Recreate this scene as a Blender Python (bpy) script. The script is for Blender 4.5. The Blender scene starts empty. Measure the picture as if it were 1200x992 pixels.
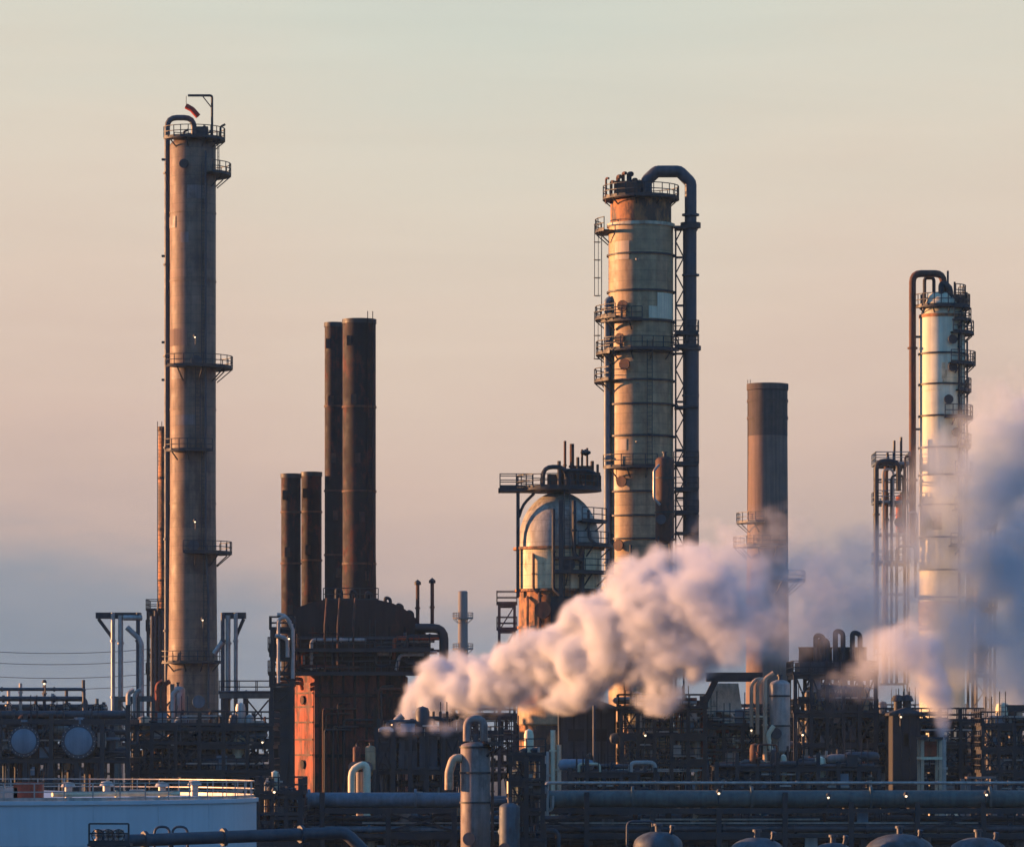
import bpy, bmesh, math, random
from mathutils import Vector, Matrix, noise
noise.seed_set(1)
R = random.Random(7)
scene = bpy.context.scene
col = scene.collection
F = 5000.0          # focal length in pixels of the 1200x992 photograph
CAMZ = 14.0         # eye height above the plant's ground, metres
HOR = 870.0         # row of the horizon in the photograph

def at(px, py, D):
    """a spot seen in the photograph at (px, py), standing D metres away"""
    return Vector(((px - 600.0) / F * D, D, CAMZ + (HOR - py) / F * D))

# ------------------------------------------------------------------ camera, light, sky
cam_d = bpy.data.cameras.new('camera'); cam = bpy.data.objects.new('camera', cam_d); col.objects.link(cam)
cam.location = (0, 0, CAMZ); cam.rotation_euler = (math.radians(90), 0, 0)
cam_d.sensor_width = 36.0; cam_d.sensor_fit = 'HORIZONTAL'; cam_d.lens = 36.0 * F / 1200.0
cam_d.shift_y = (HOR - 496.0) / 1200.0
cam_d.clip_start = 1.0; cam_d.clip_end = 30000.0
scene.camera = cam

SUN_EL = math.radians(5.5)
SUN_DIR = Vector((-0.97, 0.25, 0)).normalized() * math.cos(SUN_EL) + Vector((0, 0, math.sin(SUN_EL)))   # towards the sun
sun_d = bpy.data.lights.new('sun', 'SUN'); sun_d.energy = 5.0; sun_d.angle = math.radians(0.53); sun_d.color = (1.0, 0.48, 0.205)
sun = bpy.data.objects.new('sun', sun_d); col.objects.link(sun)
sun.rotation_euler = SUN_DIR.to_track_quat('Z', 'Y').to_euler()
sun.location = (-200, 200, 120)

def nd(nt, kind, **kw):
    n = nt.nodes.new(kind)
    for k, v in kw.items():
        if k.startswith('i_'): n.inputs[k[2:]].default_value = v
        elif k.startswith('n_'): n.inputs[int(k[2:])].default_value = v
        else: setattr(n, k, v)
    return n

def ramp(nt, stops, mode='LINEAR'):
    n = nt.nodes.new('ShaderNodeValToRGB'); cr = n.color_ramp; cr.interpolation = mode
    while len(cr.elements) < len(stops): cr.elements.new(0.5)
    for e, (p, c) in zip(cr.elements, stops):
        e.position = p; e.color = (*c, 1.0) if len(c) == 3 else c
    return n

def srgb(r, g, b):
    f = lambda c: (c / 12.92 if c <= 0.04045 else ((c + 0.055) / 1.055) ** 2.4)
    return tuple(f(c / 255.0) for c in (r, g, b))

world = bpy.data.worlds.new('World'); scene.world = world; world.use_nodes = True
wt = world.node_tree; wt.nodes.clear(); L = wt.links.new
out = nd(wt, 'ShaderNodeOutputWorld'); bg = nd(wt, 'ShaderNodeBackground', i_Strength=0.1); L(bg.outputs[0], out.inputs[0])
sky = nd(wt, 'ShaderNodeTexSky', sky_type='NISHITA', sun_disc=False)
sky.sun_elevation = SUN_EL; sky.sun_rotation = math.atan2(SUN_DIR.x, SUN_DIR.y)
sky.air_density = 1.0; sky.dust_density = 3.0; sky.ozone_density = 1.5
# evening air: rosy band low down, pale grey-green higher up, dim blue overhead and behind
tc = nd(wt, 'ShaderNodeTexCoord'); sp = nd(wt, 'ShaderNodeSeparateXYZ'); L(tc.outputs['Generated'], sp.inputs[0])
# the smoky bank low in the sky is higher towards both sides and has an uneven top
ax = nd(wt, 'ShaderNodeMath', operation='ABSOLUTE'); L(sp.outputs['X'], ax.inputs[0])
dip = nd(wt, 'ShaderNodeMapRange', n_1=0.015, n_2=0.10, n_3=0.0, n_4=0.017, interpolation_type='SMOOTHSTEP'); L(ax.outputs[0], dip.inputs[0])
smp = nd(wt, 'ShaderNodeMapping'); smp.inputs['Scale'].default_value = (9, 9, 34); L(tc.outputs['Generated'], smp.inputs[0])
sno = nd(wt, 'ShaderNodeTexNoise', i_Scale=1.7, i_Detail=5.0, i_Roughness=0.55); L(smp.outputs[0], sno.inputs['Vector'])
snr = nd(wt, 'ShaderNodeMapRange', n_3=-0.016, n_4=0.016); L(sno.outputs['Fac'], snr.inputs[0])
e1 = nd(wt, 'ShaderNodeMath', operation='SUBTRACT'); L(sp.outputs['Z'], e1.inputs[0]); L(dip.outputs[0], e1.inputs[1])
e2 = nd(wt, 'ShaderNodeMath', operation='ADD'); L(e1.outputs[0], e2.inputs[0]); L(snr.outputs[0], e2.inputs[1])
el = nd(wt, 'ShaderNodeMapRange', n_1=-0.02, n_2=0.98); L(e2.outputs[0], el.inputs[0])
EXPO = 1.15
def sk(r, g, b, m=1.0): return tuple(c * m for c in srgb(r, g, b))
band = ramp(wt, [(0.0, sk(104, 120, 140)), (0.022, sk(120, 133, 150)), (0.040, sk(141, 146, 158)), (0.056, sk(194, 170, 162)), (0.078, sk(211, 184, 170)),
                 (0.112, sk(219, 197, 180)), (0.148, sk(218, 206, 189)), (0.186, sk(207, 209, 196)), (0.32, sk(120, 140, 160)),
                 (0.60, sk(60, 82, 120)), (1.0, sk(40, 62, 110))])
L(el.outputs[0], band.inputs[0])
back = ramp(wt, [(0.0, (.07, .17, .32)), (0.05, (.105, .265, .49)), (0.2, (.10, .285, .57)), (0.5, (.08, .26, .60)), (1.0, (.05, .19, .48))])
L(el.outputs[0], back.inputs[0])
cmp_ = nd(wt, 'ShaderNodeMapping'); cmp_.inputs['Scale'].default_value = (5, 5, 60); cmp_.inputs['Rotation'].default_value = (0, .03, 0); L(tc.outputs['Generated'], cmp_.inputs[0])
cno = nd(wt, 'ShaderNodeTexNoise', i_Scale=1.6, i_Detail=7.0, i_Roughness=0.6, i_Distortion=0.6); L(cmp_.outputs[0], cno.inputs['Vector'])
crm = nd(wt, 'ShaderNodeMapRange', n_1=0.3, n_2=0.7, n_3=0.98, n_4=1.02); L(cno.outputs['Fac'], crm.inputs[0])
streaks = nd(wt, 'ShaderNodeVectorMath', operation='SCALE'); L(band.outputs[0], streaks.inputs[0]); L(crm.outputs[0], streaks.inputs['Scale'])
fwd = nd(wt, 'ShaderNodeMapRange', n_1=0.35, n_2=0.96, n_3=0.0, n_4=1.0, interpolation_type='SMOOTHSTEP'); L(sp.outputs['Y'], fwd.inputs[0])
tint = nd(wt, 'ShaderNodeMix', data_type='RGBA'); L(fwd.outputs[0], tint.inputs[0]); L(back.outputs[0], tint.inputs[6]); L(streaks.outputs[0], tint.inputs[7])
m2 = nd(wt, 'ShaderNodeVectorMath', operation='SCALE'); m2.inputs['Scale'].default_value = 10.95 / 2 ** EXPO; L(tint.outputs[2], m2.inputs[0])
mx = nd(wt, 'ShaderNodeMix', data_type='RGBA'); mx.inputs[0].default_value = 0.93
L(sky.outputs[0], mx.inputs[6]); L(m2.outputs[0], mx.inputs[7]); L(mx.outputs[2], bg.inputs[0])

vs = scene.view_settings; vs.view_transform = 'Standard'; vs.look = 'None'; vs.exposure = EXPO; vs.gamma = 1.0; vs.use_curve_mapping = False
cy = scene.cycles; scene.render.engine = 'CYCLES'
cy.max_bounces = 10; cy.diffuse_bounces = 2; cy.glossy_bounces = 2; cy.transparent_max_bounces = 24; cy.volume_bounces = 8
cy.use_denoising = True; cy.volume_step_rate = 1.0; cy.volume_max_steps = 256
cy.use_adaptive_sampling = True; cy.adaptive_threshold = 0.02
cy.caustics_reflective = False; cy.caustics_refractive = False
# ------------------------------------------------------------------ mesh tools
def X(px, D): return (px - 600.0) / F * D
def Z(py, D): return CAMZ + (HOR - py) / F * D
def M(px, D): return px * D / F            # pixels -> metres at distance D

class MB:
    def __init__(s): s.v = []; s.f = []
    def box(s, cx, cy, cz, sx, sy, sz, rz=0.0):
        b = len(s.v); c, n = math.cos(rz), math.sin(rz)
        for dz in (-.5, .5):
            for dx, dy in ((-.5, -.5), (.5, -.5), (.5, .5), (-.5, .5)):
                x, y = dx * sx, dy * sy
                s.v.append((cx + x * c - y * n, cy + x * n + y * c, cz + dz * sz))
        s.f += [(b, b+3, b+2, b+1), (b+4, b+5, b+6, b+7), (b, b+1, b+5, b+4), (b+1, b+2, b+6, b+5), (b+2, b+3, b+7, b+6), (b+3, b, b+4, b+7)]
        return s
    def bar(s, p, q, w, h=None):
        p, q = Vector(p), Vector(q); h = h or w; d = (q - p).normalized()
        u = d.cross(Vector((0, 0, 1)))
        u = Vector((1, 0, 0)) if u.length < 1e-3 else u.normalized()
        t = u.cross(d).normalized(); b = len(s.v)
        for e in (p, q):
            for a, c in ((-.5, -.5), (.5, -.5), (.5, .5), (-.5, .5)):
                s.v.append(tuple(e + u * a * w + t * c * h))
        s.f += [(b, b+3, b+2, b+1), (b+4, b+5, b+6, b+7), (b, b+1, b+5, b+4), (b+1, b+2, b+6, b+5), (b+2, b+3, b+7, b+6), (b+3, b, b+4, b+7)]
        return s
    def tube(s, pts, r, n=10, bend=None, fl=0.0, closed=False):
        """a pipe along pts with rounded elbows; fl > 0 puts a bolted flange every fl metres"""
        P = [Vector(p) for p in pts]; bend = 2.2 * r if bend is None else bend
        path = [(P[0], r)]
        def straight(a, b):
            Ln = (b - a).length
            if fl and Ln > fl * 0.7:
                k = max(1, int(Ln / fl)); d = (b - a) / Ln
                for i in range(k):
                    c = a + (b - a) * ((i + .5) / k); t = min(.09, r * .5)
                    path.extend([(c - d * t, r), (c - d * t * .98, r * 1.45), (c + d * t * .98, r * 1.45), (c + d * t, r)])
        last = P[0]
        for i in range(1, len(P) - 1):
            a, b, c = P[i-1], P[i], P[i+1]
            d1, d2 = (b - a), (c - b); l1, l2 = d1.length, d2.length
            d1 /= l1; d2 /= l2
            ang = d1.angle(d2, 0)
            if ang < .02 or bend <= 0: straight(last, b); path.append((b, r)); last = b; continue
            t = min(bend * math.tan(ang / 2), .48 * l1, .48 * l2)
            s0, s1 = b - d1 * t, b + d2 * t
            straight(last, s0)
            m = max(2, int(ang / .35))
            for j in range(m + 1):
                q = j / m
                path.append(((s0 * (1-q) + b * q) * (1-q) + (b * (1-q) + s1 * q) * q, r))
            last = s1
        straight(last, P[-1]); path.append((P[-1], r))
        b0 = len(s.v); u = None; prev = None
        K = len(path)
        for i, (p, rr) in enumerate(path):
            j0, j1 = max(0, i-1), min(K-1, i+1)
            d = path[j1][0] - path[j0][0]
            d = d.normalized() if d.length > 1e-6 else prev
            if u is None:
                u = d.cross(Vector((0.31, 0.2, 0.93)));
                if u.length < .05: u = d.cross(Vector((1, 0, 0)))
            u = (u - d * u.dot(d)).normalized(); w = d.cross(u); prev = d
            for kk in range(n):
                a = 2 * math.pi * kk / n
                s.v.append(tuple(p + (u * math.cos(a) + w * math.sin(a)) * rr))
        for i in range(K - 1):
            for kk in range(n):
                a, c = b0 + i * n + kk, b0 + i * n + (kk + 1) % n
                s.f.append((a, c, c + n, a + n))
        s.f.append(tuple(b0 + kk for kk in reversed(range(n)))); s.f.append(tuple(b0 + (K-1) * n + kk for kk in range(n)))
        return s
    def lathe(s, c, prof, n=32, axis='z', a0=0.0, a1=None):
        """prof: (radius, along) pairs; axis z, x or y"""
        full = a1 is None; span = 2 * math.pi if full else a1 - a0; m = n if full else n + 1
        rows = []
        for (r, t) in prof:
            row = []
            for i in range(m if r > 1e-6 else 1):
                a = a0 + span * i / n; x, y = r * math.cos(a), r * math.sin(a)
                p = (x, y, t) if axis == 'z' else ((t, x, y) if axis == 'x' else (y, t, x))
                row.append(len(s.v)); s.v.append((c[0] + p[0], c[1] + p[1], c[2] + p[2]))
            rows.append(row)
        for A, B in zip(rows, rows[1:]):
            for i in range(n):
                j = (i + 1) % m if full else i + 1
                g = lambda row, q: row[0] if len(row) == 1 else row[q]
                f = []
                for q in (g(A, i), g(A, j), g(B, j), g(B, i)):
                    if q not in f: f.append(q)
                if len(f) > 2: s.f.append(tuple(f))
        return s
    def ring(s, c, ri, ro, z0, z1, n=32, a0=0.0, a1=None):
        s.lathe(c, [(ri, z0), (ro, z0), (ro, z1), (ri, z1), (ri, z0)], n, 'z', a0, a1)
        return s
    def build(s, name, m, parent=None):
        off = Vector((0, 0, 0)); p = parent
        while p is not None: off += p.location; p = p.parent
        me = bpy.data.meshes.new(name)
        me.from_pydata([(x - off.x, y - off.y, z - off.z) for x, y, z in s.v], [], s.f)
        bm = bmesh.new(); bm.from_mesh(me); bmesh.ops.recalc_face_normals(bm, faces=bm.faces); bm.to_mesh(me); bm.free()
        me.polygons.foreach_set('use_smooth', [True] * len(me.polygons)); me.set_sharp_from_angle(angle=math.radians(38))
        me.materials.append(m)
        o = bpy.data.objects.new(name, me); col.objects.link(o)
        if parent is not None: o.parent = parent
        return o
    def alone(s, name, m, label, cat, group=None):
        """the mesh is a whole thing: origin at the middle of its foot"""
        xs, ys, zs = zip(*s.v); b = Vector(((min(xs) + max(xs)) / 2, (min(ys) + max(ys)) / 2, min(zs)))
        s.v = [(x - b.x, y - b.y, z - b.z) for x, y, z in s.v]
        o = s.build(name, m); o.location = b
        return tag(o, label, cat, group)

USED = {}
def tag(o, label, cat, group=None):
    o['label'] = label; o['category'] = cat; o['kind'] = 'thing'
    if group: o['group'] = group
    n = len(label.split()); USED.setdefault(label, []).append(o.name)
    if not 4 <= n <= 16: print('LABEL LENGTH', n, label)
    return o

def thing(name, label, cat, loc, group=None):
    o = bpy.data.objects.new(name, None); col.objects.link(o); o.location = loc; o.empty_display_size = 1.0
    return tag(o, label, cat, group)

def structure(name, mb, m):
    o = mb.build(name, m); o['kind'] = 'structure'; return o

def copy_tree(o, loc, label, parent=None):
    c = o.copy(); col.objects.link(c)
    if parent is not None: c.parent = parent
    else: c.location = loc; c['label'] = label; USED.setdefault(label, []).append(c.name)
    for ch in [q for q in ALLKIDS.get(o.name, ())]: copy_tree(ch, None, None, c)
    return c
ALLKIDS = {}
def remember(root):
    for ch in root.children: ALLKIDS.setdefault(root.name, []).append(ch); remember(ch)

# ------------------------------------------------------------------ materials (all procedural)
def mat(name, c, rough=0.6, metal=0.0, var=0.35, scale=0.9, streak=0.35, second=None, amount=0.5, bands=0.0, bump=0.0, spec=0.5):
    m = bpy.data.materials.new(name); m.use_nodes = True; nt = m.node_tree; L = nt.links.new
    b = nt.nodes['Principled BSDF']; b.inputs['Roughness'].default_value = rough; b.inputs['Metallic'].default_value = metal
    b.inputs['Specular IOR Level'].default_value = spec
    tc = nd(nt, 'ShaderNodeTexCoord'); geo = nd(nt, 'ShaderNodeNewGeometry')
    n1 = nd(nt, 'ShaderNodeTexNoise', i_Scale=scale, i_Detail=6.0, i_Roughness=0.65); L(geo.outputs['Position'], n1.inputs['Vector'])
    mp = nd(nt, 'ShaderNodeMapping'); mp.inputs['Scale'].default_value = (2.2, 2.2, 0.07); L(geo.outputs['Position'], mp.inputs[0])
    n2 = nd(nt, 'ShaderNodeTexNoise', i_Scale=1.3, i_Detail=4.0, i_Roughness=0.6); L(mp.outputs[0], n2.inputs['Vector'])
    r1 = nd(nt, 'ShaderNodeMapRange', n_1=0.3, n_2=0.7, n_3=1 - var, n_4=1 + var); L(n1.outputs['Fac'], r1.inputs[0])
    r2 = nd(nt, 'ShaderNodeMapRange', n_1=0.3, n_2=0.7, n_3=1 - streak, n_4=1 + streak * .6); L(n2.outputs['Fac'], r2.inputs[0])
    mul = nd(nt, 'ShaderNodeMath', operation='MULTIPLY'); L(r1.outputs[0], mul.inputs[0]); L(r2.outputs[0], mul.inputs[1])
    fac = mul
    if bands:
        sx = nd(nt, 'ShaderNodeSeparateXYZ'); L(geo.outputs['Position'], sx.inputs[0])
        dv = nd(nt, 'ShaderNodeMath', operation='DIVIDE', n_1=0.95); L(sx.outputs['Z'], dv.inputs[0])
        flr = nd(nt, 'ShaderNodeMath', operation='FLOOR'); L(dv.outputs[0], flr.inputs[0])
        wn = nd(nt, 'ShaderNodeTexWhiteNoise', noise_dimensions='1D'); L(flr.outputs[0], wn.inputs['W'])
        r3 = nd(nt, 'ShaderNodeMapRange', n_3=1 - bands, n_4=1 + bands); L(wn.outputs['Value'], r3.inputs[0])
        frc = nd(nt, 'ShaderNodeMath', operation='FRACT'); L(dv.outputs[0], frc.inputs[0])
        seam = nd(nt, 'ShaderNodeMath', operation='GREATER_THAN', n_1=0.07); L(frc.outputs[0], seam.inputs[0])
        sm = nd(nt, 'ShaderNodeMapRange', n_3=0.72, n_4=1.0); L(seam.outputs[0], sm.inputs[0])
        a = nd(nt, 'ShaderNodeMath', operation='MULTIPLY'); L(r3.outputs[0], a.inputs[0]); L(sm.outputs[0], a.inputs[1])
        c2 = nd(nt, 'ShaderNodeMath', operation='MULTIPLY'); L(a.outputs[0], c2.inputs[0]); L(mul.outputs[0], c2.inputs[1]); fac = c2
    base = nd(nt, 'ShaderNodeRGB'); base.outputs[0].default_value = (*c, 1); src = base.outputs[0]
    if second:
        n3 = nd(nt, 'ShaderNodeTexNoise', i_Scale=scale * .7, i_Detail=8.0, i_Roughness=0.7)
        mp2 = nd(nt, 'ShaderNodeMapping'); mp2.inputs['Scale'].default_value = (1, 1, 0.45); mp2.inputs['Location'].default_value = (5, 9, 3)
        L(geo.outputs['Position'], mp2.inputs[0]); L(mp2.outputs[0], n3.inputs['Vector'])
        rr = nd(nt, 'ShaderNodeMapRange', n_1=0.62 - amount * .3, n_2=0.72 - amount * .3); L(n3.outputs['Fac'], rr.inputs[0])
        mixc = nd(nt, 'ShaderNodeMix', data_type='RGBA'); mixc.inputs[6].default_value = (*c, 1); mixc.inputs[7].default_value = (*second, 1)
        L(rr.outputs[0], mixc.inputs[0]); src = mixc.outputs[2]
    sc = nd(nt, 'ShaderNodeVectorMath', operation='SCALE'); L(src, sc.inputs[0]); L(fac.outputs[0], sc.inputs['Scale'])
    L(sc.outputs[0], b.inputs['Base Color'])
    rgh = nd(nt, 'ShaderNodeMapRange', n_1=0.3, n_2=0.7, n_3=max(.05, rough - .12), n_4=min(1, rough + .15)); L(n1.outputs['Fac'], rgh.inputs[0]); L(rgh.outputs[0], b.inputs['Roughness'])
    if bump:
        bp = nd(nt, 'ShaderNodeBump', i_Strength=bump, i_Distance=0.05); L(n1.outputs['Fac'], bp.inputs['Height']); L(bp.outputs[0], b.inputs['Normal'])
    return m

K = {
 'clad':   mat('weathered_tan_cladding', (.215, .145, .10), .62, 0, .30, .8, .32, (.13, .08, .055), .38, .10),
 'gold':   mat('tarnished_cladding', (.45, .30, .16), .58, 0, .30, 1.1, .25, (.36, .22, .115), .38, .10),
 'cream':  mat('cream_paint', (.56, .49, .34), .55, 0, .22, 1.2, .30, (.34, .25, .16), .32, .06),
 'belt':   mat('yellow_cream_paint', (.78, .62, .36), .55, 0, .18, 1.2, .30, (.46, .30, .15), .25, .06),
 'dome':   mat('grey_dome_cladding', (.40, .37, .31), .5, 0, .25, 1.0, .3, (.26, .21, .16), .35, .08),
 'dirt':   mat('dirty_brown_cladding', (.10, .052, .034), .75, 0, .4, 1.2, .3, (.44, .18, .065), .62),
 'soot':   mat('sooty_rust', (.017, .010, .011), .8, 0, .4, 1.3, .3, (.085, .019, .011), .34),
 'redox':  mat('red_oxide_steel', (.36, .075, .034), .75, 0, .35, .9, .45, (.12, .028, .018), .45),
 'furn':   mat('furnace_plate', (.18, .050, .033), .8, 0, .35, .8, .35, (.05, .022, .02), .5),
 'plate':  mat('sooty_plate', (.032, .020, .020), .8, 0, .35, .9, .3, (.06, .024, .018), .35),
 'conc':   mat('stained_concrete', (.21, .145, .115), .85, 0, .22, .5, .3, bump=.3),
 'concd':  mat('sooted_concrete', (.085, .068, .062), .9, 0, .3, .9, .3),
 'steel':  mat('dark_steel', (.028, .029, .034), .6, 0, .35, 1.5, .2),
 'steelb': mat('dark_blue_grey_steel', (.055, .064, .080), .55, 0, .3, 1.2, .3),
 'rust':   mat('rusty_steel', (.11, .045, .028), .75, 0, .4, 1.5, .3, (.05, .03, .025), .4),
 'pipeb':  mat('blue_grey_pipe', (.12, .165, .20), .5, 0, .25, 1.0, .3),
 'piped':  mat('dark_pipe', (.05, .056, .068), .5, 0, .3, 1.2, .3),
 'galv':   mat('galvanised_pipe', (.42, .39, .35), .45, .3, .25, 1.4, .3),
 'white':  mat('chalky_white_paint', (.74, .69, .48), .55, 0, .12, .8, .22),
 'tank':   mat('tank_white_paint', (.60, .64, .66), .55, 0, .10, .2, .05, (.50, .48, .44), .25),
 'pink':   mat('faded_buff_paint', (.23, .19, .175), .6, 0, .25, 1.2, .35, (.15, .11, .095), .4),
 'teal':   mat('green_grey_steel', (.085, .11, .105), .6, 0, .3, 1.0, .3),
 'red':    mat('red_cloth', (.5, .035, .02), .8, 0, .1, 2, .1),
 'dull':   mat('dull_blue_paint', (.075, .10, .12), .6, 0, .3, 1.2, .35, (.06, .05, .045), .4),
 'blue':   mat('pale_blue_paint', (.17, .24, .30), .5, 0, .15, .8, .25),
 'ground': mat('oily_gravel', (.035, .038, .042), .9, 0, .4, .05, .0, (.022, .024, .028), .5),
 'far':    mat('distant_concrete', (.20, .19, .19), .85, 0, .1, .5, .2),
 'tan':    mat('tan_hood_paint', (.60, .45, .30), .6, 0, .15, 1.2, .3, (.3, .2, .13), .3),
}
gm = bpy.data.materials.new('glint_glow'); gm.use_nodes = True; _b = gm.node_tree.nodes['Principled BSDF']
_b.inputs['Emission Color'].default_value = (1, .74, .46, 1); _b.inputs['Emission Strength'].default_value = 0.9  # emission added so small beads pass for bright glints on the steelwork
K['glint'] = gm

# ------------------------------------------------------------------ plant parts
def railing(parent, pts, h=1.1, m=None, closed=False, r=.038, name='railing'):
    """posts, top rail, knee rail and toe board along pts"""
    mb = MB(); P = [Vector(p) for p in pts]
    if closed: P.append(P[0])
    seg = list(zip(P, P[1:]))
    for a, b in seg:
        n = max(1, round((b - a).length / 1.5))
        for i in range(n): q = a.lerp(b, i / n); mb.bar(q, q + Vector((0, 0, h)), r * 2.2)
        for f in (1.0, .52): mb.bar(a + Vector((0, 0, h * f)), b + Vector((0, 0, h * f)), r * 2)
        mb.bar(a + Vector((0, 0, .09)), b + Vector((0, 0, .09)), .02, .18)
    mb.bar(P[-1], P[-1] + Vector((0, 0, h)), r * 2.2)
    return mb.build(name, m or K['steel'], parent)

def arc(cx, cy, z, r, a0, a1, n=None):
    n = n or max(2, int(abs(a1 - a0) / 14))
    return [(cx + r * math.cos(math.radians(a0 + (a1 - a0) * i / n)), cy + r * math.sin(math.radians(a0 + (a1 - a0) * i / n)), z) for i in range(n + 1)]

def platform(root, cx, cy, z, ri, ro, a0, a1, m=None, rail=True, h=1.15):
    m = m or K['steel']
    mb = MB(); mb.ring((cx, cy, z), ri, ro, -.14, 0, max(4, int((a1 - a0) / 10)), math.radians(a0), math.radians(a1))
    p = mb.build('platform', m, root)
    if rail: railing(p, arc(cx, cy, z, ro - .05, a0, a1), h, m)
    n = max(2, int((a1 - a0) / 40) + 1)
    for i in range(n):
        a = math.radians(a0 + (a1 - a0) * (i + .5) / n); u = Vector((math.cos(a), math.sin(a), 0)); c = Vector((cx, cy, z - .14))
        bk = MB().bar(c + u * (ri + .05) + Vector((0, 0, -(ro - ri) * .8)), c + u * (ro - .1) + Vector((0, 0, -.03)), .1)
        bk.build('bracket', m, p)
    return p

def ladder(root, x, y, z0, z1, a, m=None, cage=True):
    """a: outward direction in degrees"""
    m = m or K['steel']; u = Vector((math.cos(math.radians(a)), math.sin(math.radians(a)), 0)); t = Vector((-u.y, u.x, 0)); c = Vector((x, y, 0))
    mb = MB()
    for s in (-.24, .24): mb.bar(c + t * s + Vector((0, 0, z0)), c + t * s + Vector((0, 0, z1 + 1.0)), .07)
    k = int((z1 - z0) / .4)
    for i in range(k): zz = z0 + .4 * (i + .5); mb.bar(c - t * .24 + Vector((0, 0, zz)), c + t * .24 + Vector((0, 0, zz)), .035)
    o = mb.build('ladder', m, root)
    if cage and z1 - z0 > 3.5:
        cg = MB(); base = z0 + 2.2
        n = max(2, int((z1 - base) / 1.2))
        for i in range(n + 1):
            zz = base + (z1 + .9 - base) * i / n
            pp = [c + t * (.36 * math.cos(q)) + u * (.1 + .62 * math.sin(q)) + Vector((0, 0, zz)) for q in [math.pi * j / 6 for j in range(7)]]
            for p, q in zip(pp, pp[1:]): cg.bar(p, q, .05, .05)
        for q in (.35, 1.1, 2.0, 2.8):
            p = c + t * (.36 * math.cos(q)) + u * (.1 + .62 * math.sin(q)); cg.bar(p + Vector((0, 0, base)), p + Vector((0, 0, z1 + .9)), .045)
        cg.build('safety_cage', m, o)
    return o

def ring_part(root, cx, cy, z, r, h, t, m, name='stiffening_ring', n=40):
    MB().ring((cx, cy, z), r - .03, r + t, -h / 2, h / 2, n).build(name, m, root)

def nozzle(root, p, d, r, L, m, name='nozzle'):
    p = Vector(p); d = Vector(d).normalized()
    mb = MB(); mb.tube([p, p + d * L * .75], r, 10); mb.tube([p + d * L * .75, p + d * L], r * 1.5, 12)
    return mb.build(name, m, root)

def pipe(label, pts, r, m, name='pipe', group=None, fl=0.0, n=10, bend=None, cat='pipe'):
    return MB().tube(pts, r, n, bend, fl).alone(name, m, label, cat, group)

def pipe_part(root, pts, r, m, name='pipe', fl=0.0, n=10, bend=None):
    return MB().tube(pts, r, n, bend, fl).build(name, m, root)

def frame(label, x0, x1, y0, y1, zs, nx, m, w=.3, name='steel_structure', cat='steel structure', brace='x', rails=(), decks=(), group=None, z0=0.0, ny=2):
    """open steel frame: posts, beams at every level, braces in the front bays, decks with railings"""
    root = thing(name, label, cat, ((x0 + x1) / 2, (y0 + y1) / 2, z0), group); rng = random.Random(label)
    top = max(zs); xs = [x0 + (x1 - x0) * i / (nx - 1) for i in range(nx)]; ys = [y0 + (y1 - y0) * i / (ny - 1) for i in range(ny)]
    for x in xs:
        for y in ys: e = rng.choice((0, 0, .4, 1.1)) if nx > 3 else 0; MB().box(x, y, (z0 + top + e) / 2, w, w, top + e - z0).build('post', m, root)
    for z in zs:
        for y in ys:
            for xa, xb in zip(xs, xs[1:]):
                if nx < 4 or z == min(zs) or rng.random() < .82: MB().box((xa + xb) / 2, y, z - w * .6, xb - xa - w * 1.02, w * .7, w * rng.choice((.8, 1.1, 1.4))).build('beam', m, root)
        for x in xs: MB().box(x, (y0 + y1) / 2, z - w * .6, w * .7, y1 - y0 - w * 1.02, w * 1.05).build('cross_beam', m, root)
    lv = [z0] + sorted(zs)
    if brace:
        for i in range(nx - 1):
            if brace == 'alt' and i % 2: continue
            for a, b in zip(lv, lv[1:]):
                if b - a < 1.5 or (nx > 3 and rng.random() < .3): continue
                bb = MB(); p, q = xs[i] + w / 2, xs[i+1] - w / 2; yy = y0 + .05
                bb.bar((p, yy, a + .15), (q, yy, b - w * 1.3), w * .42)
                if brace in ('x', 'alt'): bb.bar((p, yy + w * .44, b - w * 1.3), (q, yy + w * .44, a + .15), w * .42)
                bb.build('brace', m, root)
    for z in decks:
        d = MB().box((x0 + x1) / 2, (y0 + y1) / 2, z + .035, x1 - x0 + .5, y1 - y0 + .5, .06).build('deck', m, root)
        if rails == 'all' or z in rails:
            e = .2; railing(d, [(x0 - e, y0 - e, z + .06), (x1 + e, y0 - e, z + .06), (x1 + e, y1 + e, z + .06), (x0 - e, y1 + e, z + .06)], 1.1, m, True)
    return root

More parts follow.
